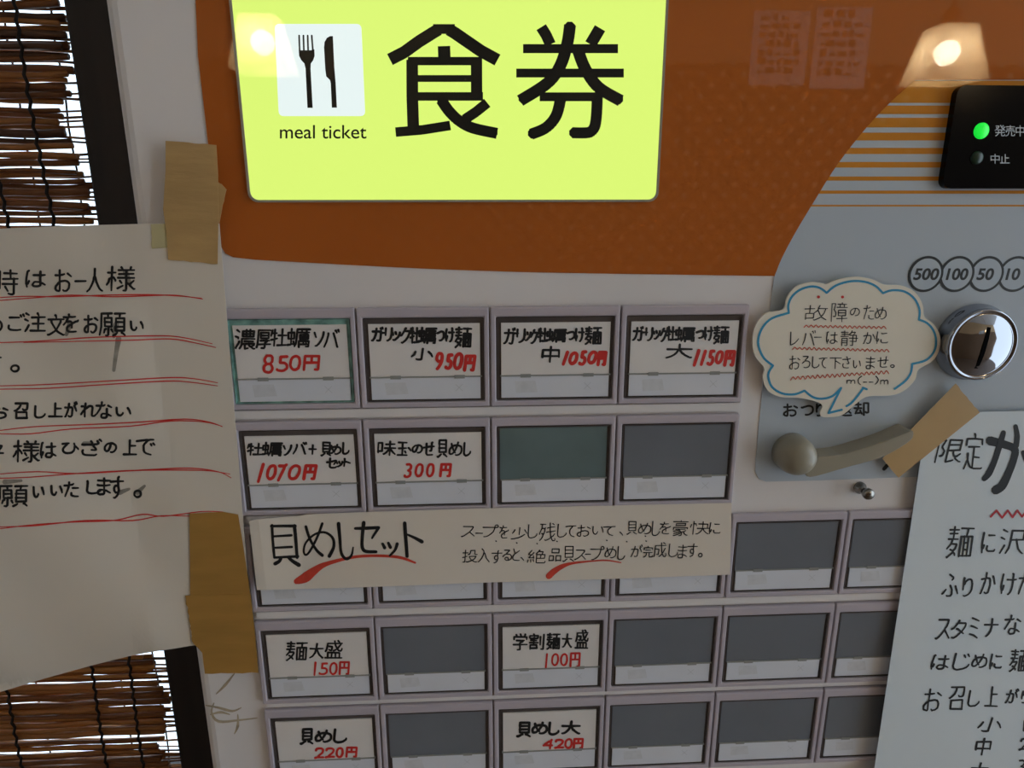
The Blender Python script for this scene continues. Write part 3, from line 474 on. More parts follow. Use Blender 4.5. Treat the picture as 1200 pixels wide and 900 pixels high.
# window: dark jamb beside the machine, rails, glass
def wbox(name, a, b, m, parent=None):
    bm = bmesh.new(); box(bm, a, b); return bevel(link(name, bm, m, parent), 0.002)
win = tag(empty('window_1'), kind='structure'); win.location = ((XL + xp0) / 2, Y_WALL, WZ0)
wbox('jamb', (xp0, Y_BLIND - 0.012, WZ0 - 0.05), (xp1, Y_WALL + 0.1, WZ1 + 0.05), M['frame'], win)
wbox('jamb', (XL, Y_WALL, WZ0 - 0.05), (XL + 0.04, Y_WALL + 0.1, WZ1 + 0.05), M['frame'], win)
wbox('window_sill', (XL + 0.04, Y_WALL - 0.005, WZ0 - 0.05), (xp0, Y_WALL + 0.1, WZ0), M['frame'], win)
wbox('window_head', (XL + 0.04, Y_WALL - 0.005, WZ1), (xp0, Y_WALL + 0.1, WZ1 + 0.05), M['frame'], win)
mg = bpy.data.materials.new('window_glass'); mg.use_nodes = True; nt = mg.node_tree
b = nt.nodes['Principled BSDF']; gl = nt.nodes.new('ShaderNodeBsdfGlossy'); tr = nt.nodes.new('ShaderNodeBsdfTransparent'); mx = nt.nodes.new('ShaderNodeMixShader')
gl.inputs['Roughness'].default_value = 0.02; tr.inputs[0].default_value = (0.95, 0.98, 1, 1); mx.inputs[0].default_value = 0.06
nt.links.new(tr.outputs[0], mx.inputs[1]); nt.links.new(gl.outputs[0], mx.inputs[2]); nt.links.new(mx.outputs[0], nt.nodes['Material Output'].inputs[0])
wbox('pane', (XL + 0.04, Y_WALL + 0.05, WZ0), (xp0, Y_WALL + 0.054, WZ1), mg, win)

# ------------------------------------------------------------------ bamboo blind in the window
blind = empty('bamboo_blind'); blind.location = ((XL + xp0) / 2, Y_BLIND, WZ1 - 0.01)
tag(blind, 'brown bamboo reed blind hanging in the bright window behind the notice', 'blind')
bm = bmesh.new(); z = WZ1 - 0.02; k = 0; zmid = at(60, 500, Y_BLIND).z
def reed(z, xe, r, am, dy):
    p1, p2 = random.uniform(0, 6.28), random.uniform(0, 6.28); xs = XL + 0.05; n = 60; pts = []; rr = []
    tilt = random.uniform(-0.004, 0.004) + 0.008
    for i in range(n + 1):
        x = xs + (xe - xs) * i / n
        zz = z + am * math.sin(x * 14 + p1) + 0.5 * am * math.sin(x * 37 + p2) + 0.0006 * math.sin(x * 83 + p1) + tilt * (xe - x) * 0.6
        pts.append((x, Y_BLIND + dy + 0.001 * math.sin(x * 9 + p1), zz)); rr.append(r * (1 + 0.12 * math.sin(x * 23 + p2)))
    f0 = len(bm.faces); tube(bm, pts, rr, 6)
    bm.faces.ensure_lookup_table(); mi = random.choice((0, 0, 1, 1, 2, 3))
    for f in bm.faces[f0:]: f.material_index = mi
while z > WZ0 + 0.02:
    low = 1 / (1 + math.exp((z - zmid) * 40))
    pitch = 0.0043 * (1 - low) + 0.0034 * low
    r = random.uniform(0.0016, 0.0029)
    reed(z, xp0 - 0.010 - 0.006 * math.sin(z * 55) - random.uniform(0, 0.007) - 0.002 * low, r, random.uniform(0.0004, 0.0022) * (1 - 0.5 * low), 0.002 * (-1) ** k)
    if random.random() < 0.9: reed(z + random.uniform(-0.002, 0.002), xp0 - random.choice((0.0, 0.0, 0.002, 0.006)), random.uniform(0.0007, 0.0012), 0.0010, 0.004)
    z -= pitch * random.uniform(0.7, 1.3); k += 1
link('reeds', bm, M['reed'], blind, smooth=True)
xc = [at(68, 263, Y_BLIND).x, at(15, 263, Y_BLIND).x, at(14, 808, Y_BLIND).x]
xc += [xc[2] - (xc[1] - xc[2]) * j for j in range(1, 9)]
for x in xc:
    if x < XL + 0.06: continue
    bm = bmesh.new(); zs = WZ1 - 0.01; pts = []; j = 0
    while zs > WZ0 + 0.02:
        pts.append((x + 0.0005 * (-1) ** j + 0.002 * math.sin(zs * 21), Y_BLIND - 0.0062 + 0.0008 * (-1) ** j, zs)); zs -= 0.006; j += 1
    tube(bm, pts, 0.0013, 5); link('cord', bm, M['cord'], blind, smooth=True)
    bm = bmesh.new(); tube(bm, [(x + 0.016 + 0.0008 * math.sin(j * 1.9), Y_BLIND + 0.0085, WZ1 - 0.01 - 0.02 * j) for j in range(int((WZ1 - WZ0 - 0.03) / 0.02))], 0.0008, 5); link('cord', bm, M['cord'], blind, smooth=True)
bm = bmesh.new(); box(bm, (XL + 0.045, Y_BLIND - 0.008, WZ1 - 0.016), (xp0 - 0.004, Y_BLIND + 0.012, WZ1 + 0.004)); bevel(link('head_rail', bm, M['frame'], blind), 0.002)

# ------------------------------------------------------------------ ticket vending machine
YC = 0.003                    # cabinet front; the button bezels stand 3 mm proud of it at y = 0
YG = 0.0026                   # printed sheets on the cabinet front
tm = empty('ticket_vending_machine')
x0 = uv(-0.545, 0).x; x1 = uv(7.75, 0).x; ztop = uv(0, -4.1).z
tm.location = ((x0 + x1) / 2, 0.1, 0)
tag(tm, 'white and orange meal ticket vending machine with rows of menu buttons', 'ticket machine')
bm = bmesh.new(); box(bm, (x0, YC, 0.0), (x1, YC + 0.21, ztop)); bevel(link('cabinet', bm, M['white'], tm), 0.006, 4)
sc = flat(YC)
# orange printed sheet with a rounded lower left corner
lower = smoothline([(300, 304.5), (400, 310), (500, 315), (600, 318.5), (700, 320.5), (800, 322), (905.5, 323.5)], 3)
edge = smoothline([(907.6, 323.8), (916, 303), (928, 280), (939.5, 260), (955.3, 234), (970, 210), (987, 185), (1016, 148.8), (1044.9, 118.4), (1072.3, 94)], 3)
left = [(224, -120), (232, 66), (244.6, 175), (251, 230), (256.5, 276), (258.5, 288), (264, 297), (273, 301.5)]
right = [(1290, 93), (1290, -120)]
pxplate('orange_panel', left + [tuple(p) for p in lower] + [tuple(p) for p in edge] + right, YG, YC + 0.0005, M['orange'], tm)
# blue-grey printed sheet round the coin slot, with its amber bars
gl_left = [(907, 326), (900, 385), (893, 461.7), (885.6, 540), (885.5, 553), (889, 561), (897.5, 564.5)]
gp = [tuple(p) for p in edge][::-1] + gl_left + [(960, 563), (1080, 558.5), (1290, 552), (1290, 94)]
pxplate('coin_panel', gp, YG, YC + 0.0005, M['grey'], tm)
def edge_x(py):
    e = [tuple(p) for p in edge]
    for a, c in zip(e, e[1:]):
        if c[1] <= py <= a[1]: return a[0] + (c[0] - a[0]) * (a[1] - py) / max(a[1] - c[1], 1e-6)
    return 1072
for a, c in ((94.5, 120.6), (121.3 + 2.4, 133.7), (138, 149.3), (155.4, 164.6), (173.3, 180.5), (189.8, 196.4), (206.8, 211.7), (223.3, 227), (240, 242)):
    pts = [(1290, a), (1290, c)] + [(edge_x(c + (a - c) * k / 4) , c + (a - c) * k / 4) for k in range(5)]
    pxplate('amber_bar', pts, YG - 0.00008, YG, M['stripe'], tm)
# lit sign
a = uv(0.292, -0.853); c = uv(3.245, -3.3)
def wr(x0, z0, x1, z1, r): return rrect(min(x0, x1), min(z0, z1), max(x0, x1), max(z0, z1), r, 6)
fo = wr(a.x, a.z, c.x, c.z, 0.0042); fi = wr(a.x + 0.0010, a.z + 0.0010, c.x - 0.0010, c.z - 0.0010, 0.0034)
ring('sign_rim', fo, fi, YG - 0.0012, YC + 0.0005, M['rim'], tm)
YS = YG - 0.0006
sign = plate('sign_panel', fi, YS, YC + 0.0005, M['sign'], tm)
ss = flat(YS)
def px_round(pts, r):
    out = []
    n = len(pts)
    for i in range(n):
        p, q, s2 = Vector(pts[i - 1]), Vector(pts[i]), Vector(pts[(i + 1) % n])
        u = (p - q).normalized() * r; w = (s2 - q).normalized() * r
        for k in range(7):
            t = k / 6; out.append(tuple((q + u) * (1 - t) ** 2 + q * 2 * t * (1 - t) + (q + w) * t ** 2))
    return out
icon = pxplate('icon_tile', px_round([(321.7, 28), (423.3, 28), (428, 136), (326.7, 136)], 6), YS - 0.0001, YS, M['icon'], sign)
def z5(x, y): return (260 + x / 3.6, y / 3.6)
bm_pts = [(322, 150), (322, 232), (332, 255), (348, 270), (358, 290), (362, 455), (383, 455), (374, 290), (378, 270), (388, 250), (392, 232), (383, 150)]
fork = [([z5(326, 150), z5(328, 215)], 2.0), ([z5(344, 150), z5(346, 215)], 2.0), ([z5(362, 150), z5(364, 215)], 2.0), ([z5(379, 150), z5(384, 215)], 2.0),
        ([z5(352, 225), z5(360, 225)], 0.1)]
pxplate('fork', [z5(*p) for p in ((324, 212), (326, 236), (335, 254), (348, 268), (353, 290), (361, 455), (383, 455), (374, 290), (375, 268), (385, 254), (391, 236), (390, 208), (376, 212))], YS - 0.00022, YS - 0.0001, M['print'], icon)
ink('fork_tines', fork, flat(YS - 0.0001), M['print'], icon, off=0.00015)
pxplate('knife', [z5(*p) for p in ((431, 200), (433, 178), (443, 160), (455, 153), (468, 152), (474, 280), (480, 350), (485, 454), (464, 454), (459, 350), (456, 338), (440, 322), (436, 290))], YS - 0.00022, YS - 0.0001, M['print'], icon)
latin('sign_caption', 'meal ticket', (328, 146.5, 429.5, 162.5), ss, M['print'], sign, bold=0.006)
big = [([(514, 34.5), (508, 38), (490.5, 49), (474, 61), (457, 69.8)], 14.5), ([(526, 34.5), (532, 38), (548, 49), (564, 60), (583, 70.3)], 14.5),
       ([(507.5, 34), (533, 34)], 11.5),
       ([(520.3, 54), (520.8, 70)], 14.5), ([(478, 71.6), (565, 71.6)], 9.8), ([(483, 70), (483.2, 115), (484.4, 151)], 13.6), ([(484, 92), (559, 92)], 8),
       ([(484, 113), (566, 113)], 10), ([(558.4, 70), (558.6, 117)], 13.2), ([(463.6, 154.8), (495, 152.2), (527.6, 147)], 11.2),
       (smoothline([(517, 117), (526, 130), (538, 141.5), (554, 150), (582.5, 156.3)], 4), 13.0), ([(571, 120.5), (558, 131), (544.5, 140)], 12.0)]
ink('sign_character', big, ss, M['print'], sign, off=0.00012, butt=True)
big = [([(634.2, 31.8), (640, 41), (645, 52)], 13), (smoothline([(668, 29.2), (665, 50), (657, 76), (642, 97), (609.5, 118)], 5), 14), ([(703.2, 33), (692, 52)], 14),
       ([(613, 57), (724.2, 57)], 10.6), ([(605, 85.6), (731, 85.6)], 10.4), (smoothline([(677, 58), (685.5, 80), (701, 102), (727.5, 118)], 5), 14),
       ([(632.5, 113.4), (705.6, 113.4)], 10.4), (smoothline([(657.5, 113), (652, 135), (640, 149.5), (622.3, 157.3)], 5), 13.2), (smoothline([(700, 113), (699, 135), (697, 148), (692, 154.5), (684, 155.7), (670.5, 155.5)], 4), 13)]
ink('sign_character', big, ss, M['print'], sign, off=0.00012, butt=True)

# smudged words and crosses printed on every pale strip
def mesh_rect(bm, u0, v0, u1, v1, y0, y1):
    a = uv(u0, v0); c = uv(u1, v1); box(bm, (a.x, y0, c.z), (c.x, y1, a.z))
def button_px(u, v): return uv(u, v)
V_TOP = (0.100, 1.092, 2.097, 3.112, 4.108); V_MID = (0.622, 1.608, 2.612, 3.645, 4.635); V_BOT = (0.850, 1.856, 2.853, 3.886, 4.886)
# rails between the rows
Y_RAIL = 0.0012
for r in range(5):
    nc = 4.0 if r < 2 else 7.5
    plate('rail', rect(0.03, V_BOT[r] + 0.062, nc, r + 0.988), Y_RAIL, YC, M['white'], tm)
def make_button(c, r, text=None):
    w0, w1, v0, v1 = c + 0.047, c + 0.956, V_TOP[r], V_BOT[r]
    o0, o1, q0, q1 = c + 0.006, c + 0.994, r + 0.012, V_BOT[r] + 0.05
    bt = ring('button', [(p[0], p[1]) for p in rect(o0, q0, o1, q1)], [(p[0], p[1]) for p in rect(w0, v0, w1, v1)], 0.0, YC, M['bezel'], tm)
    bevel(bt, 0.0007, 2)
    lit = (c, r) == (0, 0)
    inner = (w0 + 0.040, w1 - 0.030, v0 + (0.055 if text else 0.022), v1 - 0.022)
    fr = plate('window_frame', rect(w0, v0, w1, v1), 0.0016, YC, M['teal_glow'] if lit else M['dark'], bt)
    vm = V_MID[r]
    # clear lid edges
    rim = ring('lid_rim', rect(w0 + 0.006, v0 + 0.008, w1 - 0.006, v1 - 0.008), rect(w0 + 0.016, v0 + 0.016, w1 - 0.014, v1 - 0.014), 0.0006, 0.0016, M['teal_glow'] if lit else M['dark'], bt)
    m = M['card'] if text else (M['blank_glow'] if (c, r) == (2, 1) else M['blank'])
    pc = plate('label_card' if text else 'blank_panel', rect(inner[0] + (0.0 if text else -0.015), inner[2], inner[1] + (0.0 if text else 0.004), vm), 0.0010, 0.0016, m, bt)
    st = plate('pale_strip', rect(inner[0], vm + 0.012, inner[1], inner[3]), 0.0009, 0.0016, M['strip'], bt)
    bm = bmesh.new()
    mesh_rect(bm, inner[0] - 0.01, vm - 0.002, inner[1] + 0.012, vm + 0.010, 0.0006, 0.0016)
    mesh_rect(bm, c + 0.235, vm - 0.010, c + 0.315, vm + 0.020, 0.0005, 0.0008); mesh_rect(bm, c + 0.725, vm - 0.010, c + 0.805, vm + 0.020, 0.0005, 0.0008)
    link('hinge_bar', bm, M['clear'], bt)
    a = uv(c + 0.19, V_MID[r] + 0.055); b = uv(c + 0.37, V_MID[r] + 0.165)
    plate('worn_print', [(a.x, a.z), (b.x - 0.0012, a.z + 0.0002), (b.x, b.z + 0.0004), (a.x + 0.0006, b.z)], 0.00086, 0.0009, M['smudge'], st)
    b = uv(c + 0.76, V_MID[r] + 0.105); t = 0.00009; e = 0.0023
    bm = bmesh.new()
    cv = [bm.verts.new((b.x + x * t * 1.41, 0.00085, b.z + z * t * 1.41)) for x, z in ((1, 0), (0, 1), (-1, 0), (0, -1))]
    bm.faces.new(cv[::-1])
    for k in range(4):
        q = math.radians(45 + 90 * k); d = Vector((math.cos(q), 0, math.sin(q))); n = Vector((-d.z, 0, d.x)) * t
        ends = [bm.verts.new(Vector((b.x, 0.00085, b.z)) + d * e + n * g) for g in (-1, 1)]
        bm.faces.new((cv[(k + 1) % 4], ends[1], ends[0], cv[k]))
    link('printed_cross', bm, M['cross'], st)
    return bt, pc
V1 = ((250, 340), 3.75); V2 = ((560, 340), 3.63636); V3 = ((260, 470), 3.75); V7 = ((290, 710), 4.0); V8 = ((570, 710), 4.0)
TXT = {
 (0, 0): (V1, [('濃', 98, 174, 182, 258), ('厚', 190, 176, 252, 255), ('牡', 254, 172, 322, 245), ('蠣', 326, 170, 425, 250), ('ソ', 445, 185, 485, 245), ('バ', 487, 175, 552, 250)], 2.3,
          [('8', 222, 288, 260, 362), ('5', 280, 292, 324, 355), ('0', 338, 290, 380, 350), ('円', 398, 290, 465, 350)], 3.4),
 (1, 0): (V1, [('ガ', 696, 165, 745, 222), ('ー', 735, 186, 757, 190), ('リ', 757, 168, 785, 222), ('ッ', 788, 185, 820, 220), ('ク', 822, 168, 862, 232), ('牡', 866, 166, 905, 232), ('蠣', 902, 166, 980, 233), ('つ', 984, 182, 1013, 222), ('け', 1022, 168, 1058, 226), ('麺', 1064, 165, 1134, 252), ('小', 872, 258, 962, 305)], 2.5,
          [('9', 982, 278, 1006, 346), ('5', 1022, 285, 1048, 344), ('0', 1060, 280, 1092, 344), ('円', 1104, 290, 1150, 352)], 4.2),
 (2, 0): (V2, [('ガ', 111, 163, 158, 228), ('ー', 150, 182, 172, 186), ('リ', 168, 167, 200, 222), ('ッ', 200, 180, 226, 214), ('ク', 224, 170, 254, 226), ('牡', 258, 164, 295, 220), ('蠣', 292, 168, 375, 220), ('つ', 380, 178, 412, 210), ('け', 416, 163, 453, 218), ('麺', 458, 158, 527, 230), ('中', 275, 242, 346, 306)], 2.4,
          [('1', 364, 265, 382, 316), ('0', 392, 268, 422, 313), ('5', 434, 263, 460, 316), ('0', 472, 264, 504, 310), ('円', 512, 265, 546, 318)], 4.0),
 (3, 0): (V2, [('ガ', 660, 157, 704, 214), ('ー', 698, 178, 722, 182), ('リ', 717, 162, 745, 214), ('ッ', 750, 174, 776, 208), ('ク', 778, 164, 803, 218), ('牡', 806, 157, 840, 213), ('蠣', 842, 160, 924, 218), ('つ', 932, 174, 963, 204), ('け', 967, 158, 1002, 213), ('麺', 1006, 155, 1070, 228), ('大', 803, 232, 912, 288)], 2.3,
          [('1', 922, 258, 942, 320), ('1', 952, 260, 970, 317), ('5', 980, 260, 1006, 317), ('0', 1016, 262, 1042, 310), ('円', 1052, 262, 1094, 320)], 4.0),
 (0, 1): (V3, [('牡', 113, 188, 178, 237), ('蠣', 178, 183, 265, 240), ('ソ', 272, 195, 305, 237), ('バ', 314, 183, 372, 232), ('十', 384, 194, 414, 233), ('貝', 437, 182, 477, 240), ('め', 472, 192, 522, 233), ('し', 532, 184, 558, 232), ('セ', 462, 252, 503, 293), ('ッ', 505, 266, 530, 288), ('ト', 537, 254, 563, 286)], 2.2,
          [('1', 160, 278, 182, 354), ('0', 200, 284, 236, 342), ('7', 248, 280, 284, 348), ('0', 296, 284, 342, 342), ('円', 360, 284, 415, 342)], 3.8),
 (1, 1): (V3, [('味', 686, 178, 763, 238), ('玉', 772, 182, 813, 238), ('、', 820, 206, 830, 218), ('の', 838, 194, 880, 227), ('せ', 887, 182, 933, 237), ('貝', 948, 172, 988, 246), ('め', 1000, 182, 1054, 238), ('し', 1064, 184, 1092, 240)], 2.2,
          [('3', 804, 278, 832, 334), ('0', 852, 278, 882, 330), ('0', 902, 278, 930, 330), ('円', 960, 278, 1006, 330)], 3.2),
 (0, 3): (V7, [('麺', 183, 170, 280, 256), ('大', 292, 178, 354, 244), ('盛', 364, 164, 444, 244)], 2.0,
          [('1', 310, 266, 323, 324), ('5', 338, 270, 373, 320), ('0', 388, 268, 418, 320), ('円', 432, 264, 476, 320)], 2.4),
 (0, 4): (V7, [('貝', 250, 578, 305, 647), ('め', 320, 585, 392, 638), ('し', 406, 580, 463, 640)], 2.6,
          [('2', 318, 668, 356, 713), ('2', 367, 668, 406, 710), ('0', 418, 667, 446, 709), ('円', 464, 664, 512, 707)], 2.8),
 (2, 3): (V8, [('学', 127, 133, 190, 206), ('割', 203, 133, 270, 203), ('麺', 284, 130, 345, 203), ('大', 357, 133, 399, 194), ('盛', 417, 115, 476, 198)], 2.0,
          [('1', 277, 226, 286, 290), ('0', 308, 226, 336, 278), ('0', 350, 226, 378, 278), ('円', 394, 222, 438, 284)], 2.3),
 (2, 4): (V8, [('貝', 145, 548, 204, 612), ('め', 216, 548, 283, 598), ('し', 294, 548, 338, 603), ('大', 355, 543, 438, 598)], 2.7,
          [('4', 268, 628, 308, 668), ('2', 322, 628, 360, 666), ('0', 370, 625, 400, 666), ('円', 410, 624, 452, 666)], 2.8),
}
SH = {(1, 0): 0.2, (2, 0): 0.25, (3, 0): 0.28, (0, 1): 0.22, (1, 1): 0.15}
scard = flat(0.0010)
for r in range(5):
    for c in range(4 if r < 2 else 6):
        t = TXT.get((c, r))
        bt, pc = make_button(c, r, t)
        if t:
            (o, s), a, w, b, w2 = t
            bt['label'] = 'button with a handwritten card priced %s yen in red' % ''.join(q[0] for q in b[:-1])
            # the measured view shows panel points; the cards lie 1 mm behind it
            ink('menu_name', writing(o, s, a, w * 1.2, 0.06), scard, M['ink'], bt)
            ink('price', writing(o, s, b, w2, SH.get((c, r), 0.08), 0.5, 0.9), scard, M['red'], bt)

# coin marks
for i, (cx, tx) in enumerate(((1085, '500'), (1121.5, '100'), (1156, '50'), (1190, '10'))):
    yy = YG - 0.0001 - 0.00006 * (3 - i)
    p = at(cx, 321.3, yy); R = 0.00835
    k = 40
    disc = plate('coin_mark', [(p.x + R * math.cos(2 * math.pi * j / k), p.z + R * math.sin(2 * math.pi * j / k)) for j in range(k)], yy, YG, M['print'], tm)
    R2 = R - 0.00115
    plate('coin_face', [(p.x + R2 * math.cos(2 * math.pi * j / k), p.z + R2 * math.sin(2 * math.pi * j / k)) for j in range(k)], yy - 0.00003, yy, M['grey'], disc)
    hw = {'500': 15.5, '100': 13.5, '50': 10.5, '10': 9.0}[tx]; dx = {'500': 0.3, '100': 0.0, '50': -1.5, '10': -3.2}[tx]
    latin('coin_value', tx, (cx + dx - hw, 314.3, cx + dx + hw, 328.3), flat(yy - 0.00003), M['print'], disc, sh=0.25, bold=0.030, off=0.00004)

# status panel with its two lamps
q = at(1122, 99.6, YC - 0.004); q2 = at(1107.5, 221, YC - 0.004)
a0 = at(1113.5, 160, YC - 0.004)
sp = plate('status_panel', wr(a0.x, q.z, a0.x + 0.085, q2.z, 0.004), YC - 0.004, YC, M['black_gloss'], tm)
st = flat(YC - 0.004)
for px, py, m in ((1149.7, 153.4, 'led'), (1144.5, 184.9, 'led_off')):
    p = at(px, py, YC - 0.004); R = 0.0034 if m == 'led' else 0.0028; k = 28
    bm = bmesh.new(); lathe(bm, [(R, 0), (R, -0.0004), (R * 0.7, -0.0009), (R * 0.1, -0.0011)], (p.x, p.y, p.z), 28)
    link('status_lamp', bm, M[m], sp, smooth=True)
vz = ((860, 0), 3.4615)
ink('status_word', writing(*vz, [('発', 1060, 509, 1099, 551), ('売', 1103, 510, 1139, 551), ('中', 1145, 510, 1178, 552)], 1.15, 0, 0, 1.0), st, M['white_print'], sp)
ink('status_word', writing(*vz, [('中', 1043, 626, 1077, 662), ('止', 1082, 627, 1117, 661)], 1.15, 0, 0, 1.0), st, M['white_print'], sp)

# words above the return lever, on the blue-grey sheet
vl = ((880, 450), 4.2857)
ink('panel_words', writing(*vl, [('お', 166, 102, 232, 160), ('つ', 255, 110, 312, 155), ('り', 330, 102, 362, 160), ('返', 440, 98, 505, 158), ('却', 520, 92, 590, 156)], 2.3, 0, 0, 1.0), flat(YG), M['print'], tm)
ink('panel_words', [([(1036, 549.5), (1040, 545)], [4.5, 4.5]), ([(1040, 545), (1052, 533), (1068, 520)], 4.0)], flat(YG), M['print'], tm)

# coin return lever: a disc hub with a thick arm
yl = YC - 0.0115
arm = [(945, 536), (956, 535.5), (985, 533), (1010, 526), (1038, 517), (1066, 505.5), (1070.5, 506.5), (1070, 513), (1064, 519), (1048, 529), (1029, 538), (1000, 546), (975, 553), (956, 558.5), (946, 558.5), (941, 548)]
lev = pxplate('return_lever', [tuple(p) for p in smoothline(arm, 2, closed=True)], yl, YC - 0.0005, M['lever'], tm)
bevel(lev, 0.0014, 3, 45)
p = at(926, 528.5, YC); R = 0.0096
bm = bmesh.new(); lathe(bm, [(R, 0), (R, -0.004), (R * 0.98, -0.007), (R * 0.92, -0.0098), (R * 0.8, -0.012), (R * 0.62, -0.0136), (R * 0.4, -0.0146), (R * 0.05, -0.015)], (p.x, p.y, p.z), 40)
link('hub', bm, M['lever'], lev, smooth=True)

# small steel knob
p = at(1007, 571, YC)
bm = bmesh.new(); lathe(bm, [(0.0031, 0), (0.0031, -0.0012), (0.0019, -0.002), (0.0018, -0.0062), (0.0027, -0.0068), (0.0029, -0.0085), (0.0024, -0.0096), (0.0004, -0.0099)], (p.x, p.y, p.z), 28)
link('lock_knob', bm, M['steel'], tm, smooth=True)

# chrome coin slot
p = at(1152.5, 404.5, YC - 0.0085); R = 0.0172
bm = bmesh.new()
lathe(bm, [(R + 0.0012, 0.0085), (R + 0.0012, 0.0065), (R + 0.0002, 0.0055), (R, 0.002), (R - 0.0002, 0.0006), (R - 0.0008, 0.0), (R - 0.0014, 0.0001), (R - 0.0018, 0.0008), (R - 0.003, 0.0003), (R * 0.6, -0.0022), (R * 0.3, -0.0032), (R * 0.02, -0.0035)], (p.x, p.y, p.z), 64)
slot = link('coin_slot', bm, M['chrome'], tm, smooth=True)
bm = bmesh.new(); n = 20; prev = None
for i in range(n + 1):
    zz = -0.0107 + 0.0214 * i / n; rr = abs(zz); h = -0.0036 + 0.0036 * (rr / (R - 0.003)) ** 2
    xx = p.x - 0.0022 + 0.0012 * (zz / 0.0107) + 0.0006 * (zz / 0.0107) ** 2
    cur = [bm.verts.new((xx + s * 0.0009, p.y + h + d, p.z + zz)) for s, d in ((-1, -0.0003), (1, -0.0003), (1, 0.0008), (-1, 0.0008))]
    if prev:
        for k in range(4): bm.faces.new((prev[k], prev[(k + 1) % 4], cur[(k + 1) % 4], cur[k]))
    else: bm.faces.new(cur[::-1])
    prev = cur
bm.faces.new(prev); link('slot_opening', bm, M['black_matte'], slot)

# glue residue at the lower left of the cabinet
vc = ((0, 680), 3.75)
ink('glue_residue', pens(*vc, [[(905, 550), (960, 560), (1020, 575), (1060, 560)], [(925, 590), (970, 580), (1010, 590)], [(1045, 590), (1045, 640), (1030, 675)], [(940, 540), (930, 580), (960, 620), (1050, 615), (1130, 605)], [(1030, 410), (990, 460), (950, 500)]], [1.2, 3.4, 1.0]), flat(YC), M['stain'], tm)

# ------------------------------------------------------------------ paper notices and tape
# left notice: flat on the cabinet, standing free beyond its left edge
def y_left(x, z):
    d = max(0.0, x0 + 0.004 - x)
    b = 0.0007 * math.sin(x * 70 + z * 35) + 0.0012 * math.sin(z * 48 - x * 21)
    low = max(0.0, at(100, 700).z - z)
    return -0.0016 - 0.03 * d + b * min(1, d / 0.02) + 0.010 * min(1, low / 0.05) ** 2 * min(1, d / 0.03)
SL = on(y_left)
top = [(-140, 272), (0, 268), (60, 265.5), (120, 263.5), (180, 262), (220, 262), (257, 262)]
bot = [(-140, 850), (0, 811), (53, 795), (107, 780), (155, 768), (184, 763), (205, 760), (222, 757), (296, 748)]
pl = sheet('handwritten_notice', top, bot, SL, M['paper'], nx=70, ny=60)
tag(pl, 'large cream notice with red ruled lines taped to the ticket machine left edge', 'notice')
A = ((0, 250), 3.6); B = ((0, 480), 3.6)
lines = [
 (A, [('時', -28, 240, 75, 342), ('は', 110, 242, 190, 310), ('お', 234, 240, 300, 328), ('一', 318, 282, 362, 290), ('人', 367, 234, 432, 330), ('様', 450, 226, 568, 326)]),
 (A, [('の', -45, 452, 8, 498), ('ご', 36, 427, 102, 493), ('注', 106, 422, 190, 498), ('文', 202, 430, 270, 513), ('を', 268, 427, 330, 500), ('お', 357, 432, 412, 503), ('願', 420, 422, 528, 516), ('い', 552, 457, 603, 493)]),
 (A, [('す', -60, 595, 4, 660), ('。', 47, 642, 79, 667)]),
 (A, [('お', -50, 815, 33, 865), ('召', 60, 802, 116, 864), ('し', 148, 814, 190, 862), ('上', 207, 802, 262, 857), ('が', 274, 797, 325, 858), ('れ', 342, 802, 405, 858), ('な', 407, 797, 470, 863), ('い', 492, 820, 550, 853)]),
 (B, [('子', -25, 152, 14, 218), ('様', 57, 132, 165, 220), ('は', 172, 140, 235, 203), ('ひ', 264, 142, 330, 184), ('ざ', 347, 127, 428, 193), ('の', 442, 142, 490, 180), ('上', 522, 130, 575, 189), ('で', 577, 127, 652, 190)]),
 (B, [('願', -12, 322, 116, 408), ('い', 142, 327, 185, 369), ('い', 217, 322, 262, 360), ('た', 272, 307, 330, 366), ('し', 367, 302, 425, 354), ('ま', 412, 290, 465, 358), ('す', 467, 284, 520, 373), ('。', 567, 342, 594, 369)]),
]
for (v, it) in lines: ink('handwritten_line', writing(*v, it, 2.9, 0.02), SL, M['ink'], pl)
reds = [
 (A, [[(-60, 375), (0, 368), (150, 356), (300, 345), (480, 352), (700, 345), (780, 350), (855, 362)], [(-60, 358), (0, 355), (120, 350), (250, 352), (450, 345), (620, 343), (740, 348), (850, 358)]]),
 (A, [[(-60, 546), (0, 545), (150, 540), (400, 523), (650, 517), (760, 522), (895, 550)], [(100, 545), (330, 540), (560, 535), (720, 530), (830, 548), (910, 566)]]),
 (A, [[(-60, 730), (0, 728), (200, 722), (500, 705), (720, 693), (820, 698), (918, 715)], [(-60, 743), (0, 742), (200, 738), (450, 722), (700, 708), (800, 712), (918, 728)]]),
 (B, [[(-60, 95), (0, 88), (150, 72), (400, 62), (600, 52), (780, 40), (880, 52), (938, 72)], [(-60, 102), (0, 102), (130, 102), (300, 82), (550, 70), (720, 48), (860, 52), (935, 70)]]),
 (B, [[(-60, 280), (0, 272), (160, 262), (330, 270), (600, 255), (800, 247), (920, 262), (975, 288)], [(-60, 292), (0, 290), (130, 285), (350, 268), (560, 257), (750, 255), (880, 258), (970, 272)]]),
 (B, [[(-60, 510), (0, 503), (120, 488), (300, 475), (480, 468), (600, 442), (690, 450), (850, 430), (940, 432)], [(-60, 500), (0, 495), (150, 490), (360, 468), (560, 468), (680, 448), (800, 450)]]),
]
for v, l in reds: ink('red_rule', pens(*v, l, [0.9, 1.3, 1.5, 0.9]), SL, M['red'], pl)
ms = mat('ink_smear', (150, 142, 130), 0.8, var=0.25, scale=300)
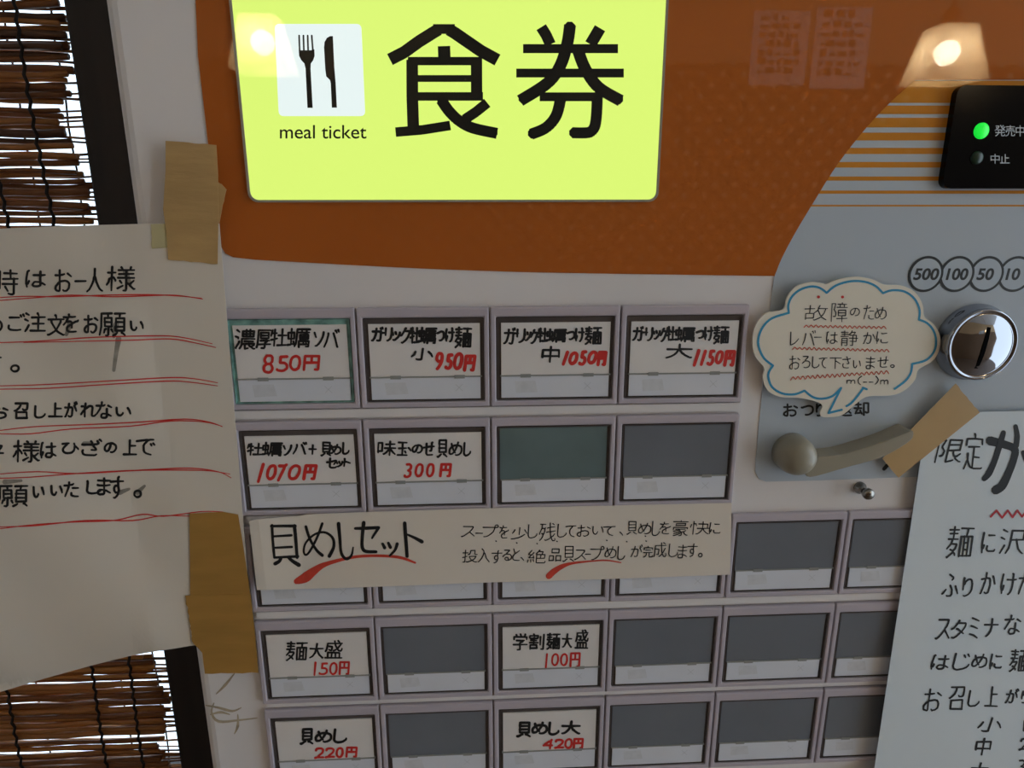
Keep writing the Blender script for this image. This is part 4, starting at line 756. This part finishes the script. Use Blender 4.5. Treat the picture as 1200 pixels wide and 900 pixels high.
for _st in (pens(*A, [[(500, 530), (490, 590), (480, 662)], [(490, 470), (480, 520)], [(530, 250), (550, 300)], [(295, 470), (280, 512)]], [7, 5, 4]) + pens(*B, [[(505, 350), (545, 335)], [(580, 350), (610, 322)], [(20, 305), (90, 300)], [(355, 145), (390, 140)]], [6, 3])):
    ink('ink_smear', [_st], SL, ms, pl, off=0.00006)

# tapes of the left notice
def jag(pts, edges, amp=1.0, n=9):
    """pixel outline with torn (jagged) edges where asked"""
    out = []
    for i, p in enumerate(pts):
        q = pts[(i + 1) % len(pts)]; out.append(p)
        if i in edges:
            for k in range(1, n):
                t = k / n; out.append((p[0] + (q[0] - p[0]) * t + random.uniform(-amp, amp), p[1] + (q[1] - p[1]) * t + random.uniform(-amp, amp)))
    return out
def tape(name, pts, surf, off, m, thick=0.00012):
    bm = bmesh.new()
    f = bm.faces.new([bm.verts.new(surf(x, y, off)) for x, y in pts]); f.normal_update()
    bmesh.ops.triangulate(bm, faces=[f])
    bmesh.ops.subdivide_edges(bm, edges=[e for e in bm.edges if e.calc_length() > 0.012], cuts=2, use_grid_fill=True)
    bmesh.ops.triangulate(bm, faces=bm.faces[:])
    for f in bm.faces:
        f.normal_update()
        if f.normal.y > 0: f.normal_flip()
    o = link_raw(name, bm, m)
    sd = o.modifiers.new('thickness', 'SOLIDIFY'); sd.thickness = thick; sd.offset = -1
    return o
SP = flat(-0.0016)
t = tape('packing_tape', jag([(194, 165), (253.5, 170), (255.5, 205), (256, 250), (255, 309.5), (197, 304.5), (196, 280), (191, 245), (194, 200)], (0, 4), 0.8), SP, 0.0006, M['tape'])
tag(t, 'wide crinkled brown packing tape at the top right corner of the large left notice', 'tape')
t = tape('packing_tape', jag([(254, 213), (260, 216), (265.5, 222), (261, 240), (257, 262), (254, 262)], (1, 2), 0.5, 4), SP, 0.0001, M['tape'])
tag(t, 'small torn tab of brown tape sticking out beside the orange panel edge', 'tape')
t = tape('packing_tape', jag([(176.5, 263), (199, 262), (199, 290), (178, 291.5)], (3, 1), 0.8, 6), SP, 0.0002, mat('yellowed_tape', (208, 196, 150), 0.35, alpha=0.85, var=0.08, scale=60))
tag(t, 'small yellowed clear tape square on the top edge of the large left notice', 'tape')
t = tape('cloth_tape', jag([(222, 602), (262, 600), (279, 603), (285, 640), (291, 680), (295, 712), (223, 712)], (5,), 0.6), SP, 0.0005, M['tape_dark'])
tag(t, 'upper strip of ochre tape on the right edge of the large left notice', 'tape')
t = tape('cloth_tape', jag([(217, 698), (293.5, 696.5), (297.5, 730), (302.8, 788.5), (240, 789.5), (237, 765), (225, 752), (222.7, 731)], (7, 6, 3), 0.9, 7), SP, 0.0008, M['tape_dark'])
tag(t, 'lower strip of ochre tape holding the bottom corner of the large left notice', 'tape')

# menu banner across the third button row
yb = lambda x, z: -0.0008 - 0.0006 * math.sin((x - x0) * 20) - 0.0016 * max(0, 1 - abs(x - at(300, 610).x) / 0.02)
SB = on(yb)
bn = sheet('menu_banner', [(292, 611), (305, 608), (352, 605), (356, 603), (420, 600.5), (560, 596), (700, 593), (857.5, 589.5)], [(301, 691.5), (420, 688.5), (560, 683), (700, 679), (855.5, 673.5)], SB, M['banner'], nx=50, ny=8)
tag(bn, 'long cream paper strip with brush lettering across the third row of buttons', 'notice')
W5 = ((280, 580), 3.871); W6 = ((530, 580), 3.4286)
def bp(pts, w, v=W5, sm=5): return (smoothline([(v[0][0] + x / v[1], v[0][1] + y / v[1]) for x, y in pts], sm), w)
bold = [bp([(150, 138), (153, 200), (161, 284)], [3.4, 3], sm=1), bp([(146, 142), (200, 141), (256, 141)], [3, 3.6], sm=1), bp([(252, 140), (258, 200), (264, 284)], [4.2, 3.6], sm=1), bp([(158, 188), (238, 183)], [2.6, 3], sm=1), bp([(158, 240), (240, 236)], [2.6, 3], sm=1), bp([(160, 284), (268, 279)], [2.8, 3.2], sm=1),
        bp([(190, 288), (182, 302), (164, 312)], [3.8, 4.4]), bp([(226, 286), (246, 302), (272, 318)], [3.4, 5]),
        bp([(304, 144), (322, 200), (352, 250), (378, 274)], [3.4, 3, 4]), bp([(378, 130), (356, 190), (322, 255), (302, 272), (294, 252), (305, 215), (345, 178), (390, 170), (425, 195), (430, 235), (410, 278)], [3.2, 2.6, 2.4, 3, 4.2]),
        bp([(452, 130), (458, 200), (464, 262), (486, 290), (510, 275), (518, 238)], [4.4, 3.4, 3.6, 1.8]),
        bp([(528, 152), (580, 151), (634, 148), (604, 196)], [3.4, 4.4, 2.4], sm=1), bp([(566, 126), (560, 190), (560, 238), (576, 256), (622, 258)], [4.6, 3.6, 4.2, 3.6]),
        bp([(652, 222), (661, 240)], [3.2, 4], sm=1), bp([(678, 218), (687, 238)], [3.2, 4], sm=1), bp([(718, 222), (708, 250), (684, 276)], [4, 2.4]),
        bp([(752, 128), (757, 200), (763, 278)], [4.4, 4], sm=1), bp([(765, 180), (800, 196), (830, 212)], [2.6, 4.6], sm=1)]
ink('banner_title', bold, SB, M['ink'], bn)
ink('red_swoosh', [bp([(262, 392), (300, 376), (340, 345), (380, 320), (440, 300), (520, 282), (600, 276), (680, 278), (740, 286), (800, 308)], [7, 12, 8.5, 5, 3.6, 3.4, 3.2, 3.6, 2.2])], SB, M['swoosh'], bn, off=0.00008)
l1 = [('ス', 37, 127, 88, 168), ('ー', 95, 152, 122, 156), ('プ', 124, 120, 185, 168), ('を', 190, 124, 226, 173), ('少', 237, 132, 300, 177), ('し', 305, 120, 340, 173), ('残', 350, 113, 414, 184), ('し', 423, 118, 458, 170), ('て', 457, 124, 497, 168), ('お', 502, 122, 555, 166), ('い', 565, 127, 606, 158), ('て', 608, 127, 655, 163), ('、', 674, 150, 685, 162), ('貝', 702, 107, 740, 158), ('め', 748, 114, 798, 156), ('し', 803, 107, 833, 163), ('を', 835, 110, 877, 156), ('豪', 888, 104, 948, 164), ('快', 957, 107, 1033, 158), ('に', 1034, 112, 1076, 156)]
l2 = [('投', 42, 222, 100, 270), ('入', 103, 217, 148, 270), ('す', 160, 224, 200, 273), ('る', 203, 222, 238, 263), ('と', 243, 217, 270, 263), ('、', 276, 252, 287, 263), ('絶', 302, 222, 373, 273), ('品', 388, 217, 436, 266), ('貝', 445, 207, 488, 268), ('ス', 492, 222, 535, 260), ('ー', 535, 237, 556, 240), ('プ', 557, 207, 610, 260), ('め', 614, 208, 658, 253), ('し', 665, 207, 693, 260), ('が', 717, 202, 764, 248), ('完', 768, 207, 804, 250), ('成', 810, 192, 860, 248), ('し', 870, 197, 905, 248), ('ま', 907, 202, 944, 253), ('す', 947, 197, 985, 248), ('。', 990, 235, 1004, 249)]
ink('banner_text', writing(*W6, l1, 1.35, 0.08) + [([(530 + x / 3.4286, 580 + y / 3.4286), (530.6 + x / 3.4286, 580.4 + y / 3.4286)], 1.4) for x, y in ((620, 182), (700, 187), (775, 165), (778, 185), (175, 185), (258, 192), (340, 195), (420, 186))], SB, M['ink'], bn)
ink('banner_text', writing(*W6, l2, 1.35, 0.08), SB, M['ink'], bn)
ink('red_swoosh', [bp([(388, 326), (410, 306), (440, 288), (480, 275), (560, 266), (620, 263), (678, 272)], [7.5, 7, 5.5, 3, 1.8, 1.8, 1.2], W6)], SB, M['swoosh'], bn, off=0.00008)

# speech bubble card
VB = ((870, 310), 4.736)
outl = [(228, 250), (248, 185), (300, 122), (380, 98), (440, 104), (470, 108), (530, 84), (630, 68), (720, 82), (790, 112), (880, 116), (955, 150), (1000, 220), (1010, 290), (1062, 332), (1098, 400), (1090, 480), (1050, 540), (978, 582), (958, 640), (905, 695), (830, 726), (700, 732), (640, 765), (560, 832), (500, 846), (445, 846), (432, 820), (440, 775), (330, 742), (210, 735), (140, 697), (114, 625), (122, 575), (72, 510), (56, 420), (76, 335), (132, 270)]
ob = [(870 + x / 4.736, 310 + y / 4.736) for x, y in outl]
yq = -0.0014
bc = pxplate('speech_bubble_sign', [tuple(p) for p in smoothline(ob, 4, closed=True)], yq, yq + 0.0010, M['bubble'])
tag(bc, 'ivory speech bubble card with blue scalloped outline above the return lever', 'sign')
SQ = flat(yq)
bm = bmesh.new(); p = at(985, 400, yq + 0.0010); box(bm, (p.x - 0.012, yq + 0.0010, p.z - 0.006), (p.x + 0.012, YG, p.z + 0.006)); link('adhesive_pad', bm, M['bubble_edge'], bc)
sc_ = [[(258, 268), (255, 225), (275, 178), (320, 140), (380, 122), (430, 130), (468, 157)], [(468, 157), (520, 116), (600, 93), (680, 96), (740, 120), (780, 159)], [(780, 159), (830, 143), (900, 150), (955, 190), (983, 250), (980, 306)],
       [(980, 306), (1025, 325), (1060, 365), (1075, 420), (1065, 480), (1020, 530), (942, 552)], [(942, 552), (935, 600), (905, 645), (845, 690)], [(548, 685), (500, 730), (440, 745), (390, 735), (345, 700)],
       [(345, 700), (290, 720), (220, 715), (165, 680), (145, 630), (148, 595), (170, 561)], [(170, 561), (120, 520), (92, 460), (90, 405), (115, 345), (165, 298), (258, 268)], [(672, 684), (640, 728), (605, 768), (578, 786)]]
bl = pens(*VB, sc_, 2.6) + pens(*VB, [[(690, 692), (668, 684)], [(548, 685), (520, 740), (478, 824), (515, 815), (552, 806)]], 2.6, 0)
ink('blue_outline', bl, SQ, M['blue'], bc, off=0.0001)
bt_ = [[('故', 348, 228, 473, 308), ('障', 493, 213, 583, 318), ('の', 600, 243, 650, 284), ('た', 674, 228, 730, 303), ('め', 738, 238, 798, 303)],
       [('レ', 267, 375, 312, 446), ('バ', 333, 368, 405, 446), ('ー', 400, 401, 438, 406), ('は', 467, 374, 527, 438), ('静', 547, 368, 640, 450), ('か', 670, 378, 735, 438), ('に', 745, 374, 806, 438)],
       [('お', 262, 508, 320, 580), ('ろ', 333, 510, 375, 573), ('し', 388, 512, 425, 573), ('て', 427, 518, 470, 573), ('下', 487, 518, 550, 578), ('さ', 557, 512, 600, 574), ('い', 617, 533, 655, 573), ('ま', 687, 513, 735, 578), ('せ', 752, 511, 810, 570), ('。', 822, 557, 843, 571)],
       [('m', 580, 642, 624, 660), ('(', 642, 620, 662, 667), ('-', 672, 652, 690, 654), ('-', 705, 652, 725, 654), (')', 737, 620, 755, 664), ('m', 767, 642, 808, 663)]]
for it in bt_: ink('handwritten_line', writing(*VB, it, 1.25, 0.05), SQ, M['ink'], bc)
def wave(x0, y0, x1, y1, n, amp): return [(x0 + (x1 - x0) * i / n, y0 + (y1 - y0) * i / n + amp * (-1) ** i * random.uniform(0.7, 1.1)) for i in range(n + 1)]
for a in ((342, 342, 797, 350, 34, 7), (278, 465, 814, 478, 40, 7), (268, 632, 812, 597, 40, 9)):
    ink('red_wave', pens(*VB, [wave(*a)], 1.1, 3), SQ, M['orange_ink'], bc)
ink('red_dot', [([(870 + x / 4.736, 310 + y / 4.736), (870.3 + x / 4.736, 310 + y / 4.736)], 3.4) for x, y in ((422, 180), (555, 180))], SQ, M['red'], bc)

# right notice
SR = on(lambda x, z: -0.0008 - 0.004 * max(0.0, min(1.0, (at(1060, 640).z - z) / 0.1)))
nr = sheet('handwritten_notice', [(1087, 484), (1144, 483), (1200, 482), (1330, 480)], [(1012, 985), (1100, 982), (1200, 979), (1330, 975)], SR, M['cool_paper'], nx=30, ny=40)
tag(nr, 'white handwritten notice taped over the right end of the button rows', 'notice')
R3 = ((1000, 440), 4.5); R4 = ((1000, 600), 5.0); R5 = ((1000, 740), 5.625)
ink('handwritten_line', writing(*R3, [('限', 430, 340, 575, 458), ('定', 582, 308, 682, 492)], 2.4, 0.22), SR, M['ink'], nr)
def b3(pts, w): return (smoothline([(1000 + x / 4.5, 440 + y / 4.5) for x, y in pts], 6), w)
ink('brush_character', [b3([(722, 345), (790, 362), (850, 388), (846, 440), (820, 510), (785, 580), (750, 605)], [11, 9.5, 9, 8.5, 9, 10.5, 10.5]), b3([(792, 302), (772, 365), (745, 450), (715, 515), (690, 545)], [6, 7.5, 7, 8, 6]), b3([(856, 268), (864, 320), (858, 370)], [5, 6.5, 7]), b3([(896, 405), (912, 440), (930, 470)], [5, 7, 6])], SR, M['ink'], nr)
zz = [(725, 745), (755, 712), (785, 750), (815, 712), (840, 748), (865, 712), (890, 745), (915, 712), (940, 745), (965, 712), (990, 745), (1015, 712)]
ink('red_zigzag', pens(*R3, [zz], 2.4, 0), SR, mat('crimson_ink', (190, 34, 48), 0.6), nr)
rl = [(R4, [('麺', 545, 87, 708, 268), ('に', 753, 122, 830, 238), ('沢', 858, 105, 1005, 243)], 2.0), (R4, [('ふ', 520, 367, 610, 493), ('り', 643, 387, 698, 493), ('か', 742, 357, 830, 478), ('け', 867, 362, 955, 483), ('た', 968, 362, 1060, 480)], 1.9),
      (R4, [('ス', 482, 632, 560, 743), ('タ', 577, 637, 660, 738), ('ミ', 682, 622, 736, 737), ('ナ', 770, 627, 848, 728), ('な', 887, 607, 980, 715)], 2.0),
      (R5, [('は', 514, 157, 630, 248), ('じ', 657, 147, 765, 253), ('め', 782, 152, 880, 236), ('に', 902, 152, 978, 246), ('麺', 1028, 122, 1160, 263)], 1.9),
      (R5, [('お', 462, 382, 580, 523), ('召', 632, 367, 733, 512), ('し', 757, 392, 828, 493), ('上', 867, 367, 948, 493), ('が', 1002, 382, 1090, 470), ('り', 1110, 395, 1165, 470)], 1.9),
      (R5, [('小', 822, 572, 970, 658), ('1', 1122, 590, 1130, 655)], 1.9), (R5, [('中', 807, 707, 908, 813), ('2', 1095, 707, 1150, 780)], 2.0), (R5, [('大', 770, 868, 888, 960), ('3', 1075, 850, 1130, 930)], 1.9)]
for v, it, w in rl: ink('handwritten_line', writing(*v, it, w * 1.25, 0.18), SR, M['ink'], nr)
t = tape('masking_tape', jag([(1120, 449.5), (1148, 483.5), (1053, 560), (1034, 537.5)], (0, 2), 0.7), flat(-0.0008), 0.0006, M['tape_tan'])
tag(t, 'tan masking tape slanting across the top left corner of the right notice', 'tape')

# ------------------------------------------------------------------ pendant lamps and wall papers behind the viewer (seen as reflections)
def mirror(px, py, y):
    P = at(px, py, YS); d = ray(px, py); s = (y - P.y) / -d.y
    return Vector((P.x + d.x * s, y, P.z + d.z * s))
def pendant(px, py, y, label):
    c = mirror(px, py, y)
    lp = empty('pendant_lamp'); lp.location = c
    tag(lp, label, 'lamp', None)
    bm = bmesh.new(); n = 4
    k = 0.00135
    rb, rt, h0, h1 = 40 * k, 24 * k, -0.052, 0.044
    rings = []
    for r, h in ((rb, h0), (rt, h1), (rt - 0.002, h1), (rb - 0.002, h0)):
        rings.append([bm.verts.new((c.x + r * sx, c.y + r * sy, c.z + h)) for sx, sy in ((-1, -1), (1, -1), (1, 1), (-1, 1))])
    for a, b in zip(rings, rings[1:] + rings[:1]):
        for i in range(4): bm.faces.new((a[i], a[(i + 1) % 4], b[(i + 1) % 4], b[i]))
    link('lamp_shade', bm, M['shade'], lp)
    bm = bmesh.new(); bmesh.ops.create_uvsphere(bm, u_segments=20, v_segments=12, radius=0.022, matrix=Matrix.Translation(c)); link('bulb', bm, M['bulb'], lp, smooth=True)
    bm = bmesh.new(); tube(bm, [(c.x, c.y, c.z + 0.02), (c.x, c.y, ZC)], 0.003, 8); link('cord', bm, M['cordflex'], lp)
    bm = bmesh.new(); lathe(bm, [(0.016, 0.022), (0.016, 0.07), (0.006, 0.078)], (c.x, c.y, c.z), 20, 'z'); link('socket', bm, M['cordflex'], lp)
pendant(308, 50, -1.15, 'square shaded pendant lamp reflected as the glow beside the fork and knife')
pendant(1110, 62, -1.05, 'square shaded pendant lamp reflected above the black status panel')
for (a, b, lab, g) in (((884, 12), (942, 100), 'paper notice on the far wall, the left one of the faint reflected pair', 0), ((958, 8), (1012, 104), 'paper notice on the far wall, the right one of the faint reflected pair', 1)):
    p, q = mirror(*a, YF + 0.001), mirror(*b, YF + 0.001)
    wp = tag(plate('wall_notice', [(p.x, p.z), (q.x, p.z), (q.x, q.z), (p.x, q.z)], YF + 0.0016, YF, M['cool_paper']), lab, 'notice')
    bm = bmesh.new()
    for i in range(7):
        z = p.z + (q.z - p.z) * (0.12 + 0.12 * i); xx = p.x + (q.x - p.x) * 0.12
        while xx < p.x + (q.x - p.x) * random.uniform(0.6, 0.9):
            l = random.uniform(0.01, 0.03); box(bm, (xx, YF + 0.0016, z), (xx + l, YF + 0.0018, z + random.uniform(0.008, 0.022))); xx += l + random.uniform(0.005, 0.012)
    link('scribble', bm, M['ink'], wp)

# children keep their places when their thing's origin sits at its base
bpy.context.view_layer.update()
for o in list(scene.objects):
    if o.parent is not None and o.parent.type == 'EMPTY': o.matrix_parent_inverse = o.parent.matrix_world.inverted()
